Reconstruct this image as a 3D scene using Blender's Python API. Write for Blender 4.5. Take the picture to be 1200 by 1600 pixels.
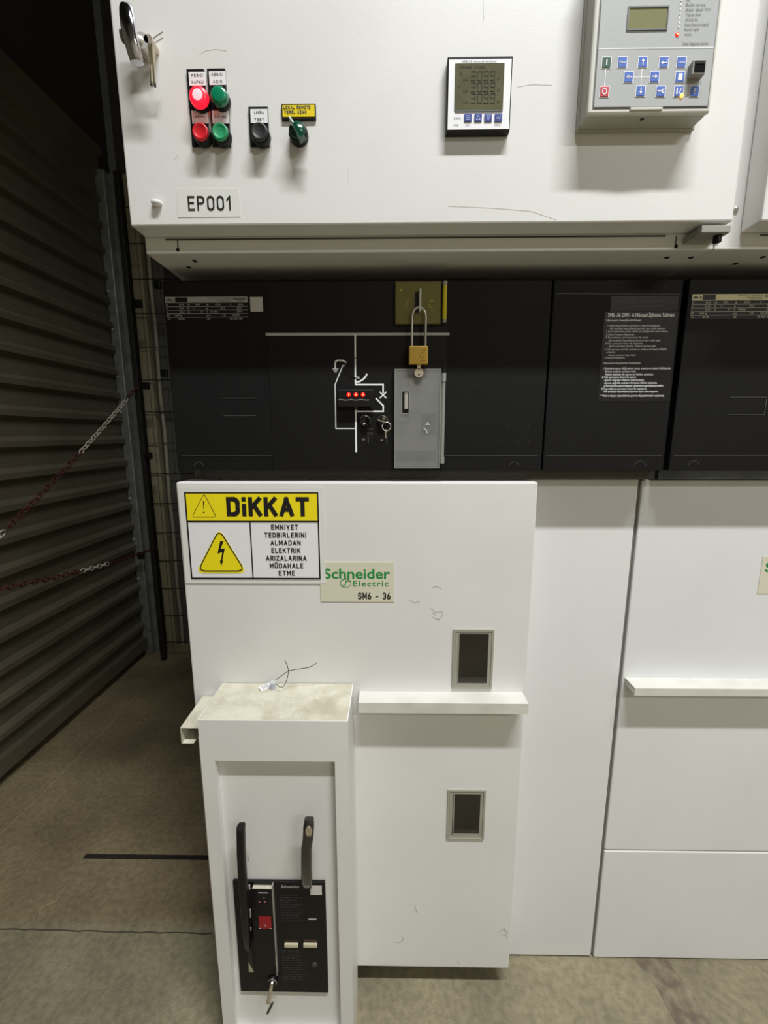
import bpy, bmesh, math, random
import numpy as np
from mathutils import Vector, Matrix
random.seed(7)
for o in list(bpy.data.objects): bpy.data.objects.remove(o)
COL = bpy.context.scene.collection
SC = bpy.context.scene

# ------------------------------------------------------------------ camera
H = 1.38
FPX = 684.84
_p, _y, _r = (math.radians(a) for a in (10.158, .781, -.0855))
FW = Vector((-math.sin(_y)*math.cos(_p), math.cos(_y)*math.cos(_p), -math.sin(_p)))
_R = Vector((math.cos(_y), math.sin(_y), 0)); _U = _R.cross(FW)
RT = _R*math.cos(_r) + _U*math.sin(_r); UP = -_R*math.sin(_r) + _U*math.cos(_r)
CAM = Vector((0, 0, H))
cd = bpy.data.cameras.new('camera'); cam = bpy.data.objects.new('camera', cd); COL.objects.link(cam)
cam.matrix_world = Matrix(((RT.x, UP.x, -FW.x, 0), (RT.y, UP.y, -FW.y, 0), (RT.z, UP.z, -FW.z, H), (0, 0, 0, 1)))
cd.sensor_fit = 'VERTICAL'; cd.sensor_height = 36; cd.lens = FPX/1600*36
cd.clip_start = .02
SC.camera = cam

# ------------------------------------------------------------------ world, lights, exposure
w = bpy.data.worlds.new('world'); SC.world = w; w.use_nodes = True
w.node_tree.nodes['Background'].inputs[0].default_value = (.9, .88, .8, 1)
w.node_tree.nodes['Background'].inputs[1].default_value = .01
LIGHT_POS = (.70, -.48, 4.36)
ld = bpy.data.lights.new('tube_light', 'AREA'); ld.shape = 'RECTANGLE'; ld.size = 1.6; ld.size_y = .12; ld.spread = math.radians(124)
ld.energy = 80; ld.color = (.98, .995, 1)
lo = bpy.data.objects.new('tube_light', ld); COL.objects.link(lo); lo.location = LIGHT_POS
ld2 = bpy.data.lights.new('fill_light', 'AREA'); ld2.shape = 'RECTANGLE'; ld2.size = 1.2; ld2.size_y = .12  # added fill lamp behind the viewer, evens out the cabinet fronts
ld2.energy = 30; ld2.color = (1, .98, .95)
lo2 = bpy.data.objects.new('fill_light', ld2); COL.objects.link(lo2); lo2.location = (2.0, -2.2, 3.2); lo2.rotation_euler = (math.radians(18), 0, 0)
SC.view_settings.view_transform = 'Standard'; SC.view_settings.look = 'None'
SC.view_settings.gamma = 1; SC.view_settings.use_curve_mapping = False
SC.view_settings.exposure = 0.30

# ------------------------------------------------------------------ pixel ray -> point on an upright plane Y = d (or floor-parallel plane)
def ray(x, y): return FW*FPX + RT*(x-600) - UP*(y-800)
def PY(x, y, d): v = ray(x, y); return CAM + v*(d/v.y)
def PX(x, y, d): v = ray(x, y); return CAM + v*(d/v.x)
def PZ(x, y, z): v = ray(x, y); return CAM + v*((z-H)/v.z)
def rect(x0, y0, x1, y1, d):
    a = PY(x0, y0, d); b = PY(x1, y1, d); return a.x, b.x, b.z, a.z      # X0, X1, Z0, Z1

# ------------------------------------------------------------------ materials
def lin(c): return tuple(((v/255)/12.92 if v/255 <= .04045 else ((v/255+.055)/1.055)**2.4) for v in c)
MATS = {}
def mat(name, c, rough=.5, metal=0, spec=.5, bump=0, bscale=300, mott=0, mscale=6, emit=None, estr=0, alpha=1, coat=0, trans=0, dirt=None):
    m = bpy.data.materials.new(name); m.use_nodes = True; nt = m.node_tree; b = nt.nodes['Principled BSDF']
    c = lin(c); b.inputs['Base Color'].default_value = (*c, 1)
    b.inputs['Roughness'].default_value = rough; b.inputs['Metallic'].default_value = metal
    b.inputs['Specular IOR Level'].default_value = spec; b.inputs['Alpha'].default_value = alpha
    b.inputs['Coat Weight'].default_value = coat; b.inputs['Transmission Weight'].default_value = trans
    tc = nt.nodes.new('ShaderNodeTexCoord')
    if mott:
        n = nt.nodes.new('ShaderNodeTexNoise'); n.inputs['Scale'].default_value = mscale; n.inputs['Detail'].default_value = 6
        nt.links.new(tc.outputs['Object'], n.inputs['Vector'])
        mx = nt.nodes.new('ShaderNodeMix'); mx.data_type = 'RGBA'
        d = dirt and lin(dirt) or tuple(v*(1-mott) for v in c)
        mx.inputs['A'].default_value = (*c, 1); mx.inputs['B'].default_value = (*d, 1)
        cr = nt.nodes.new('ShaderNodeMapRange'); cr.inputs['From Min'].default_value = .4; cr.inputs['From Max'].default_value = .7
        nt.links.new(n.outputs['Fac'], cr.inputs['Value']); nt.links.new(cr.outputs['Result'], mx.inputs['Factor'])
        nt.links.new(mx.outputs['Result'], b.inputs['Base Color'])
    if bump:
        n2 = nt.nodes.new('ShaderNodeTexNoise'); n2.inputs['Scale'].default_value = bscale; n2.inputs['Detail'].default_value = 3
        nt.links.new(tc.outputs['Object'], n2.inputs['Vector'])
        bp = nt.nodes.new('ShaderNodeBump'); bp.inputs['Strength'].default_value = bump; bp.inputs['Distance'].default_value = .002
        nt.links.new(n2.outputs['Fac'], bp.inputs['Height']); nt.links.new(bp.outputs['Normal'], b.inputs['Normal'])
    if emit:
        b.inputs['Emission Color'].default_value = (*lin(emit), 1); b.inputs['Emission Strength'].default_value = estr
    MATS[name] = m; return m
WHITE = mat('white_powder_coat', (224, 224, 221), .42, bump=.06, bscale=700, mott=.05, mscale=5)
WHITE2 = mat('white_powder_coat_cooler', (224, 226, 226), .42, bump=.06, bscale=700, mott=.04, mscale=4)
DUSTY = mat('dusty_white_paint', (206, 202, 184), .75, bump=.5, bscale=350, mott=.35, mscale=22, dirt=(178, 171, 150))
BODY = mat('body_grey_paint', (120, 118, 112), .5, bump=.05, mott=.08)
BLACKP = mat('charcoal_textured_paint', (17, 17, 18), .6, spec=.2, bump=.25, bscale=900, mott=.15, mscale=12)
BLACKM = mat('mimic_black_film', (19, 19, 20), .5, spec=.22, bump=.08, bscale=900)
EDGE = mat('raised_edge_grey', (84, 84, 82), .5)  # lighter grey for raised lines, rims and tag edges
BLKPL = mat('black_plastic', (16, 16, 17), .42, spec=.3)
BLKGL = mat('black_gloss', (12, 12, 13), .15)
GREYPL = mat('grey_plastic', (150, 149, 140), .5, bump=.05)
RELAYFR = mat('relay_grey_frame', (205, 205, 196), .45)
RELAYSIDE = mat('relay_side_grey', (172, 170, 158), .5, bump=.05)
MEMB = mat('relay_membrane_grey', (168, 171, 171), .5, bump=.1, bscale=900)
BLUE = mat('blue_key', (62, 102, 190), .5)
BLUE2 = mat('dark_blue_key', (40, 60, 140), .4)
GREENK = mat('dark_green_key', (28, 78, 58), .5)
REDK = mat('red_key', (196, 40, 56), .5)
INKW = mat('white_ink', (235, 236, 238), .6)
INKG = mat('grey_ink', (175, 175, 175), .6)
INKD = mat('dim_grey_ink', (88, 88, 88), .6)
INKB = mat('black_ink', (18, 18, 20), .5)
INKDK = mat('faded_black_ink', (82, 84, 84), .6)
PAPER = mat('white_paper', (232, 232, 234), .55)
STICK = mat('sticker_film', (222, 223, 218), .35)
YEL = mat('sign_yellow', (240, 222, 22), .45)
YELL = mat('label_yellow', (232, 208, 10), .4)
CREAM = mat('cream_plate', (214, 211, 190), .45, mott=.06)
GRN = mat('logo_green', (24, 140, 66), .5)
LCD = mat('olive_lcd', (104, 102, 80), .12, mott=.2, mscale=30)
LCDD = mat('lcd_digit', (44, 46, 34), .3)
LCD2 = mat('yellow_green_lcd', (138, 136, 104), .1)
CHROME = mat('chrome', (215, 215, 220), .12, metal=1)
STEEL = mat('steel', (205, 203, 196), .3, metal=.6)
GALV = mat('galvanised_steel', (150, 155, 152), .45, metal=.6, mott=.3, mscale=20)
DARKST = mat('dark_steel_rail', (70, 66, 60), .45, metal=.3, mott=.3, mscale=9)
NICKEL = mat('dull_nickel', (205, 195, 178), .35, metal=.8)
BRASS = mat('brass', (190, 158, 78), .33, metal=1, bump=.1, bscale=500)
BRASSK = mat('brass_key', (204, 196, 168), .3, metal=.9)
RLAMP = mat('lit_red_lens', (255, 40, 50), .3, emit=(255, 12, 35), estr=2.0)
RCORE = mat('lit_red_core', (255, 160, 160), .3, emit=(255, 110, 115), estr=2.2)
GLENS = mat('green_lens', (10, 128, 88), .25, coat=.4)
RBTN = mat('red_button', (208, 30, 42), .35)
GBTN = mat('green_button', (40, 150, 98), .4)
KBTN = mat('black_button', (42, 42, 44), .45)
GKNOB = mat('green_knob', (0, 70, 50), .25, coat=.3)
LEDR = mat('led_red', (190, 20, 16), .3, emit=(230, 20, 16), estr=1.3)
LEDC = mat('led_core', (255, 170, 110), .3, emit=(255, 150, 90), estr=3)
LEDO = mat('led_orange', (255, 180, 40), .3, emit=(255, 170, 50), estr=6)
LEDOFF = mat('led_off', (222, 222, 218), .3)
YFLAP = mat('yellow_translucent_plastic', (128, 122, 60), .3, alpha=.62, coat=.3)
YHINGE = mat('yellow_clear_hinge', (200, 186, 30), .15, coat=.5)
CFLAP = mat('clear_plastic_glare_grey', (168, 170, 166), .25, alpha=.30, coat=.5, mott=.15, mscale=25)  # grey in the base colour stands for glare on the clear flap
CEDGE = mat('clear_plastic_edge', (170, 172, 168), .15, coat=.5, alpha=.6)
WGLASS = mat('smoked_window_pane', (22, 19, 17), .08, coat=.5)
WFRAME = mat('grey_window_gasket', (160, 157, 144), .4)
SHUT = mat('galvanised_shutter', (96, 90, 74), .5, metal=.1, mott=.25, mscale=3)
CEIL = mat('dark_ceiling', (40, 38, 36), .9)
WALLP = mat('painted_plaster', (205, 196, 178), .85)
WALLM = mat('grey_plaster', (58, 54, 46), .9, bump=.3, bscale=40, mott=.2)
REDM = mat('red_plastic', (70, 24, 20), .6)
WHITEPL = mat('white_plastic', (190, 186, 170), .55)
REDIND = mat('red_indicator', (150, 20, 32), .4)
IVORY = mat('ivory_plastic', (196, 190, 160), .45)
DUSTW = mat('chalky_dust', (206, 204, 190), .95, bump=.6, bscale=250)
CLEARP = mat('clear_plastic', (215, 220, 222), .15, alpha=.55)
BLUES = mat('blue_seal', (60, 90, 160), .35)
SCUFF = mat('scuff_grey', (158, 158, 154), .8)
SCRAT = mat('faint_scratch', (202, 202, 197), .7)
OUTL = mat('fold_dark', (60, 58, 54), .7)
LUM = mat('tube_diffuser', (240, 240, 235), .5, emit=(255, 250, 235), estr=3)

# floor: concrete with a paler slab nearer the aisle, stains
def floor_mat():
    m = bpy.data.materials.new('concrete_floor'); m.use_nodes = True; nt = m.node_tree; b = nt.nodes['Principled BSDF']
    tc = nt.nodes.new('ShaderNodeTexCoord')
    def noise(s, d=6, rot=None):
        n = nt.nodes.new('ShaderNodeTexNoise'); n.inputs['Scale'].default_value = s; n.inputs['Detail'].default_value = d
        nt.links.new(tc.outputs['Object'], n.inputs['Vector']); return n
    n1 = noise(3.2); n2 = noise(60, 8); n3 = noise(260, 4)
    r1 = nt.nodes.new('ShaderNodeValToRGB'); e = r1.color_ramp.elements
    e[0].position = .35; e[0].color = (*lin((118, 110, 88)), 1); e[1].position = .68; e[1].color = (*lin((152, 144, 116)), 1)
    nt.links.new(n1.outputs['Fac'], r1.inputs['Fac'])
    mx = nt.nodes.new('ShaderNodeMix'); mx.data_type = 'RGBA'; mx.blend_type = 'MULTIPLY'; mx.inputs['Factor'].default_value = .55
    r2 = nt.nodes.new('ShaderNodeValToRGB'); e = r2.color_ramp.elements
    e[0].position = .36; e[0].color = (.55, .54, .52, 1); e[1].position = .62; e[1].color = (1, 1, 1, 1)
    nt.links.new(n2.outputs['Fac'], r2.inputs['Fac'])
    nt.links.new(r1.outputs['Color'], mx.inputs['A']); nt.links.new(r2.outputs['Color'], mx.inputs['B'])
    # browner slab beyond the construction joint
    sp = nt.nodes.new('ShaderNodeSeparateXYZ'); nt.links.new(tc.outputs['Object'], sp.inputs[0])
    mr = nt.nodes.new('ShaderNodeMapRange'); mr.inputs['From Min'].default_value = 1.005; mr.inputs['From Max'].default_value = 1.025
    nt.links.new(sp.outputs['Y'], mr.inputs['Value'])
    mx2 = nt.nodes.new('ShaderNodeMix'); mx2.data_type = 'RGBA'; mx2.blend_type = 'MULTIPLY'
    mx2.inputs['B'].default_value = (.92, .83, .74, 1)
    nt.links.new(mr.outputs['Result'], mx2.inputs['Factor']); nt.links.new(mx.outputs['Result'], mx2.inputs['A'])
    nt.links.new(mx2.outputs['Result'], b.inputs['Base Color'])
    b.inputs['Roughness'].default_value = .7
    bp = nt.nodes.new('ShaderNodeBump'); bp.inputs['Strength'].default_value = .5; bp.inputs['Distance'].default_value = .003
    nt.links.new(n3.outputs['Fac'], bp.inputs['Height']); nt.links.new(bp.outputs['Normal'], b.inputs['Normal'])
    return m
FLOORM = floor_mat()
STAIN = mat('oil_stained_concrete', (96, 86, 72), .8, mott=.5, mscale=30, dirt=(134, 126, 102), bump=.4, bscale=200)
CRACKM = mat('concrete_crack', (70, 63, 50), .9)
GROOVE = mat('cable_slot_black', (26, 20, 15), .9)

# ------------------------------------------------------------------ mesh helper
class MB:
    def __init__(s): s.v = []; s.f = []; s.smooth = []
    def add(s, vs, fs, sm=False):
        k = len(s.v); s.v += [Vector(v) for v in vs]; s.f += [tuple(i+k for i in f) for f in fs]; s.smooth += [sm]*len(fs); return s
    def box(s, x0, x1, y0, y1, z0, z1, bev=0, seg=2):
        x0, x1 = sorted((x0, x1)); y0, y1 = sorted((y0, y1)); z0, z1 = sorted((z0, z1))
        bm = bmesh.new(); bmesh.ops.create_cube(bm, size=1)
        for v in bm.verts: v.co = Vector(((x0+x1)/2+v.co.x*(x1-x0), (y0+y1)/2+v.co.y*(y1-y0), (z0+z1)/2+v.co.z*(z1-z0)))
        bev = min(bev, .45*min(x1-x0, y1-y0, z1-z0))
        if bev > 0: bmesh.ops.bevel(bm, geom=bm.edges[:], offset=bev, segments=seg, affect='EDGES', profile=.5)
        return s.bm(bm)
    def bm(s, bm, sm=False):
        bm.verts.index_update()
        s.add([v.co.copy() for v in bm.verts], [[v.index for v in f.verts] for f in bm.faces], sm); bm.free(); return s
    def cyl(s, a, b, r0, r1=None, n=24, cap=True, rx=None):
        a = Vector(a); b = Vector(b); r1 = r0 if r1 is None else r1; d = (b-a).normalized()
        u = d.orthogonal().normalized() if abs(d.y) < .99 else Vector((1, 0, 0)); v = d.cross(u)
        vs = []; 
        for i in range(n):
            t = 2*math.pi*i/n; o = u*math.cos(t)+v*math.sin(t); vs.append(a+o*r0)
        for i in range(n):
            t = 2*math.pi*i/n; o = u*math.cos(t)+v*math.sin(t); vs.append(b+o*r1)
        s.add(vs, [(i, (i+1) % n, n+(i+1) % n, n+i) for i in range(n)], True)
        if cap: s.add(vs, [tuple(range(n))[::-1], tuple(range(n, 2*n))])
        return s
    def lathe(s, c, prof, n=28, axis=(0, -1, 0)):
        # prof: list of (radius, height along axis)
        c = Vector(c); d = Vector(axis).normalized(); u = Vector((1, 0, 0)) if abs(d.x) < .9 else Vector((0, 0, 1)); v = d.cross(u).normalized(); u = v.cross(d)
        vs = []; fs = []
        for r, h in prof:
            for i in range(n):
                t = 2*math.pi*i/n; vs.append(c+d*h+(u*math.cos(t)+v*math.sin(t))*max(r, 1e-5))
        for k in range(len(prof)-1):
            for i in range(n): fs.append((k*n+i, k*n+(i+1) % n, (k+1)*n+(i+1) % n, (k+1)*n+i))
        return s.add(vs, fs, True)
    def tube(s, pts, r, n=8, closed=False, cap=True):
        pts = [Vector(p) for p in pts]; m = len(pts); rs = r if isinstance(r, (list, tuple)) else [r]*m
        vs = []; prev = None
        for i, p in enumerate(pts):
            if closed: d = pts[(i+1) % m]-pts[i-1]
            else: d = pts[min(i+1, m-1)]-pts[max(i-1, 0)]
            d = d.normalized() if d.length > 1e-9 else Vector((0, 0, 1))
            if prev is None: u = d.orthogonal().normalized()
            else:
                u = prev-d*prev.dot(d); u = u.normalized() if u.length > 1e-6 else d.orthogonal().normalized()
            prev = u; v = d.cross(u)
            for k in range(n):
                t = 2*math.pi*k/n; vs.append(p+(u*math.cos(t)+v*math.sin(t))*rs[i])
        fs = []
        for i in range(m if closed else m-1):
            j = (i+1) % m
            for k in range(n): fs.append((i*n+k, i*n+(k+1) % n, j*n+(k+1) % n, j*n+k))
        s.add(vs, fs, True)
        if cap and not closed: s.add(vs, [tuple(range(n))[::-1], tuple(range((m-1)*n, m*n))])
        return s
    def prism(s, poly, y0, y1):       # poly in (x, z); extruded along Y
        n = len(poly); vs = [(x, y0, z) for x, z in poly]+[(x, y1, z) for x, z in poly]
        return s.add(vs, [tuple(range(n)), tuple(range(2*n-1, n-1, -1))]+[(i, n+i, n+(i+1) % n, (i+1) % n) for i in range(n)])
    def prism_x(s, poly, x0, x1):     # poly in (y, z); extruded along X
        n = len(poly); vs = [(x0, y, z) for y, z in poly]+[(x1, y, z) for y, z in poly]
        return s.add(vs, [tuple(range(n)), tuple(range(2*n-1, n-1, -1))]+[(i, n+i, n+(i+1) % n, (i+1) % n) for i in range(n)])
    def line(s, pts, w, d, t=.0006):  # flat printed/laid line on plane Y=d through (x, z) points, mitred
        MB.k = (getattr(MB, 'k', 0)+1) % 9; t0 = t+MB.k*.9e-5
        for i, (a, b) in enumerate(zip(pts, pts[1:])):
            t = t0+(i % 8)*1.1e-5; ax, az = a; bx, bz = b; L = math.hypot(bx-ax, bz-az)
            if L < 1e-7: continue
            ux, uz = (bx-ax)/L*w/2, (bz-az)/L*w/2
            s.prism([(ax-ux-uz, az-uz+ux), (bx+ux-uz, bz+uz+ux), (bx+ux+uz, bz+uz-ux), (ax-ux+uz, az-uz-ux)], d-t, d)
        for (ax, az) in pts[1:-1] if w > .0009 else ():
            s.prism([(ax+w*.54*math.cos(k*math.pi/5), az+w*.54*math.sin(k*math.pi/5)) for k in range(10)], d-t0+.00001, d)
        return s
    def frame(s, x0, x1, z0, z1, w, y0, y1):
        s.box(x0, x1, y0, y1, z1-w, z1); s.box(x0, x1, y0, y1, z0, z0+w); s.box(x0, x0+w, y0, y1, z0+w, z1-w); s.box(x1-w, x1, y0, y1, z0+w, z1-w); return s
    def xf(s, M):
        s.v = [M @ v for v in s.v]; return s
    def mesh(s, name, origin=(0, 0, 0)):
        me = bpy.data.meshes.new(name); o = Vector(origin)
        me.from_pydata([v-o for v in s.v], [], s.f); me.polygons.foreach_set('use_smooth', s.smooth)
        bm = bmesh.new(); bm.from_mesh(me); bmesh.ops.recalc_face_normals(bm, faces=bm.faces[:]); bm.to_mesh(me); bm.free()
        me.update(); return me

# --- text as mesh, fitted to a width
_tc = {}
def glyphs(body, bold=0, sp=1):
    key = (body, bold, sp)
    if key not in _tc:
        cu = bpy.data.curves.new('t', 'FONT'); cu.body = body; cu.size = 1; cu.offset = bold; cu.resolution_u = 3; cu.space_character = sp
        ob = bpy.data.objects.new('t', cu); COL.objects.link(ob); dg = bpy.context.evaluated_depsgraph_get()
        me = bpy.data.meshes.new_from_object(ob.evaluated_get(dg))
        v = [tuple(x.co) for x in me.vertices]; f = [tuple(p.vertices) for p in me.polygons]
        bpy.data.objects.remove(ob); bpy.data.curves.remove(cu); bpy.data.meshes.remove(me)
        _tc[key] = (v, f)
    return _tc[key]
_cap = max(v[1] for v in glyphs('H')[0])
def text(mb, body, x0, x1, z0, h, d, bold=0, align='fit', sp=1):
    """capital height h, baseline z0, stretched from x0 to x1 on plane Y=d ('l','c': natural width)"""
    v, f = glyphs(body, bold, sp)
    if not v: return mb
    a = min(p[0] for p in v); b = max(p[0] for p in v); sz = h/_cap
    if align == 'fit': sx = (x1-x0)/(b-a); ox = x0-a*sx
    else:
        sx = min(sz*.92, (x1-x0)/(b-a)); wd = (b-a)*sx; ox = (x0 if align == 'l' else (x0+x1-wd)/2)-a*sx
    return mb.add([(ox+p[0]*sx, d, z0+p[1]*sz) for p in v], f)
def ptext(mb, body, px0, py0, px1, py1, d, bold=0, align='fit', off=.0006):
    """capitals fill the box whose photo corners are given, on plane Y=d"""
    X0, X1, Z0, Z1 = rect(px0, py0, px1, py1, d)
    return text(mb, body, X0, X1, Z0, Z1-Z0, d-off, bold, align)

# --- stroke lettering (plain technical capitals drawn with even strokes)
def _arc(cx, cy, rx, ry, a0, a1, n=8): return [(cx+rx*math.cos(math.radians(a0+(a1-a0)*i/n)), cy+ry*math.sin(math.radians(a0+(a1-a0)*i/n))) for i in range(n+1)]
_O = lambda w: _arc(w/2, 1-w/2, w/2, w/2, 0, 180)+_arc(w/2, w/2, w/2, w/2, 180, 360)+[(w, 1-w/2)]
SG = {'A': (.6, [[(0, 0), (.3, 1), (.6, 0)], [(.11, .3), (.49, .3)]]), 'B': (.52, [[(0, 0), (0, 1), (.28, 1)]+_arc(.28, .76, .22, .24, 90, -90)+[(0, .52)], _arc(.28, .26, .24, .26, 90, -90)+[(0, 0)]]),
 'C': (.52, [_arc(.26, .74, .26, .26, 0, 180)+_arc(.26, .26, .26, .26, 180, 360)]), 'D': (.54, [[(0, 0), (0, 1), (.26, 1)]+_arc(.26, .72, .28, .28, 90, 0)+_arc(.26, .28, .28, .28, 0, -90)+[(0, 0)]]),
 'E': (.46, [[(.46, 1), (0, 1), (0, 0), (.46, 0)], [(0, .52), (.40, .52)]]), 'H': (.54, [[(0, 0), (0, 1)], [(.54, 0), (.54, 1)], [(0, .52), (.54, .52)]]), 'I': (0, [[(0, 0), (0, 1)]]), 'İ': (0, [[(0, 0), (0, .56)], [(0, .99), (0, 1)]]),
 'K': (.54, [[(0, 0), (0, 1)], [(.52, 1), (.04, .42)], [(.2, .62), (.54, 0)]]), 'L': (.44, [[(0, 1), (0, 0), (.44, 0)]]), 'M': (.68, [[(0, 0), (0, 1), (.34, .3), (.68, 1), (.68, 0)]]), 'N': (.55, [[(0, 0), (0, 1), (.55, 0), (.55, 1)]]),
 'O': (.54, [_O(.54)]), '0': (.50, [_O(.50)]), 'P': (.52, [[(0, 0), (0, 1), (.27, 1)]+_arc(.27, .74, .25, .26, 90, -90)+[(0, .48)]]), 'R': (.54, [[(0, 0), (0, 1), (.27, 1)]+_arc(.27, .74, .25, .26, 90, -90)+[(0, .48)], [(.28, .48), (.54, 0)]]),
 'S': (.52, [_arc(.26, .75, .26, .25, 20, 270, 10)+_arc(.26, .25, .26, .25, 90, -160, 10)]), 'T': (.54, [[(0, 1), (.54, 1)], [(.27, 1), (.27, 0)]]), 'U': (.54, [[(0, 1), (0, .27)]+_arc(.27, .27, .27, .27, 180, 360)+[(.54, 1)]]),
 'Ü': (.54, [[(0, 1), (0, .27)]+_arc(.27, .27, .27, .27, 180, 360)+[(.54, 1)], [(.14, 1.22), (.14, 1.25)], [(.40, 1.22), (.40, 1.25)]]), 'Y': (.56, [[(0, 1), (.28, .45), (.56, 1)], [(.28, .45), (.28, 0)]]), 'Z': (.5, [[(0, 1), (.5, 1), (0, 0), (.5, 0)]]),
 'Ç': (.52, [_arc(.26, .74, .26, .26, 0, 180)+_arc(.26, .26, .26, .26, 180, 360), [(.26, -.1), (.22, -.25)]]), '1': (.22, [[(0, .74), (.22, 1), (.22, 0)]]),
 '3': (.5, [_arc(.25, .75, .25, .25, 150, -90, 10), _arc(.25, .25, .25, .25, 90, -150, 10)]), '6': (.5, [_O(.5)[:0]+_arc(.25, .26, .25, .26, 0, 360, 14), [(0, .26), (.02, .5), (.30, 1)]]), '-': (.34, [[(0, .42), (.34, .42)]]), ' ': (.3, [])}
def stroke(mb, body, x0, x1, z0, h, d, wt=.15, gap=.24, t=.0004):
    """even-stroke lettering filling x0..x1, capital height h from baseline z0; wt = stroke width / height"""
    adv = 0; pos = []
    for ch in body: pos.append(adv); adv += SG[ch][0]+gap+(wt if True else 0)
    tot = adv-gap-wt; zi = h*wt/2; hh = h-2*zi; w_ = h*wt
    sx = (x1-x0-w_)/tot
    for ch, p in zip(body, pos):
        for pl in SG[ch][1]:
            q = [(x0+w_/2+(p+a)*sx, z0+zi+b*hh) for a, b in pl]
            mb.line(q, w_, d, t)
    return mb
def pstroke(mb, body, px0, py0, px1, py1, d, wt=.15, off=.0003, gap=.24):
    X0, X1, Z0, Z1 = rect(px0, py0, px1, py1, d); return stroke(mb, body, X0, X1, Z0, Z1-Z0, d-off, wt, gap)

# --- objects
def root(name, label, cat, loc, group=None, kind=None):
    o = bpy.data.objects.new(name, None); COL.objects.link(o); o.location = loc; o.empty_display_size = .02
    o['label'] = label; o['category'] = cat
    if group: o['group'] = group
    return o
def part(parent, name, mb, m, label=None):
    p = parent
    while p.parent: p = p.parent
    me = mb.mesh(name, p.location); me.materials.append(m)
    o = bpy.data.objects.new(name, me); COL.objects.link(o); o.parent = parent
    if label: o['label'] = label
    return o
def single(name, label, cat, mb, m, loc=None, group=None, kind=None):
    if loc is None:
        xs = [v.x for v in mb.v]; ys = [v.y for v in mb.v]; zs = [v.z for v in mb.v]
        loc = ((min(xs)+max(xs))/2, (min(ys)+max(ys))/2, min(zs))
    me = mb.mesh(name, loc); me.materials.append(m); o = bpy.data.objects.new(name, me); COL.objects.link(o); o.location = loc
    o['label'] = label; o['category'] = cat
    if group: o['group'] = group
    if kind: o['kind'] = kind
    return o
def struct(name, mb, m, label, cat):
    me = mb.mesh(name); me.materials.append(m); o = bpy.data.objects.new(name, me); COL.objects.link(o)
    o['kind'] = 'structure'; o['label'] = label; o['category'] = cat; return o

# ------------------------------------------------------------------ depths of the main planes (metres in front of the camera)
DOOR, LVF = .785, .83          # low voltage cabinet: door face, body face
FAS = .89                      # black control fascia
COV = .875                     # deep lower cover
FLU = .950                     # flush lower panels
WX = -1.56                     # shutter
XL, XR = -.434, .5555          # cubicle sides
XS = .5405                     # seam between the lower panels
BACKY = 2.78

# ================================================================== SETTING
struct('floor', MB().box(WX-.1, 3.6, -3, BACKY+.1, -.08, 0), FLOORM, 'worn tan concrete floor around the electrical cabinets', 'floor')
struct('ceiling', MB().box(WX-.1, 3.6, -3, BACKY+.1, 4.6, 4.68), CEIL, 'dark ceiling above the cabinets', 'ceiling')
struct('wall_back', MB().box(WX, 3.6, BACKY, BACKY+.1, 0, 4.6), WALLM, 'dim grey wall behind the cabinets', 'wall')
struct('wall_front', MB().box(WX-.1, 3.6, -3.1, -3, 0, 4.6), WALLP, 'grey wall behind the viewer', 'wall')
struct('wall_right', MB().box(3.5, 3.6, -3, BACKY, 0, 4.6), WALLP, 'grey wall at the far right', 'wall')
# ribbed metal shutter: profile in (x, z) extruded along Y
prof = []; z = .10
pitch = .127
while z < 2.80:
    prof += [(WX, z), (WX, z+.066), (WX+.023, z+.084), (WX+.023, z+.108), (WX, z+pitch)]; z += pitch
n = len(prof); vs = [(x, -2.9, zz) for x, zz in prof]+[(x, 2.62, zz) for x, zz in prof]
sh = MB().add(vs, [(i, i+1, n+i+1, n+i) for i in range(n-1)])
sh.box(WX-.03, WX+.03, -2.9, 2.62, .05, .115)
struct('wall_left', sh, SHUT, 'dark ribbed metal shutter wall on the left', 'wall')
struct('wall_left_upper', MB().box(WX-.1, WX-.04, -3, BACKY, 0, 4.6), CEIL, 'wall above the ribbed metal shutter, coloured black as unlit', 'wall')  # near-black colour stands in for the missing light above the shutter
# floor slot, joint, stains
a = PZ(132, 1338, 0); b = PZ(322, 1343, 0)
struct('trim_1', MB().box(a.x, b.x+.3, a.y-.008, a.y+.008, -.001, .0012), GROOVE, 'narrow dark slot in the floor left of the cabinets', 'floor slot')
def blob(pts, z):
    return MB().add([(p.x, p.y, z) for p in pts], [tuple(range(len(pts)))])
pts = [PZ(x, y, 0) for x, y in ((985, 1492), (1040, 1494), (1052, 1515), (1075, 1540), (1092, 1570), (1110, 1602), (1058, 1602), (1045, 1580), (1030, 1550), (1022, 1535), (1005, 1515))]
single('floor_stain', 'dark diagonal stain on the floor below the right cabinet', 'stain', blob(pts, .0008), STAIN)
mb = MB()
ja = [PZ(x, 1452+(x/330)*7+random.uniform(-1, 1), 0) for x in range(-60, 345, 14)]
mb.tube([(p.x, p.y, .0002) for p in ja], .0016, 5)
struct('trim_2', mb, CRACKM, 'fine joint line crossing the floor at lower left', 'floor joint')
mb = MB()
for pl in ([(-20, 1322), (0, 1303), (60, 1247), (105, 1200), (160, 1145), (215, 1083)], [(60, 1440), (62, 1420), (90, 1406)], [(270, 1366), (274, 1368)]):
    q = [PZ(x, y, 0) for x, y in pl]; mb.tube([(p.x, p.y, .0002) for p in q], .0012, 5)
struct('trim_3', mb, mat('pale_concrete_scratch', (150, 140, 112), .9), 'thin pale scratches on the floor at left', 'floor scratch')

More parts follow.
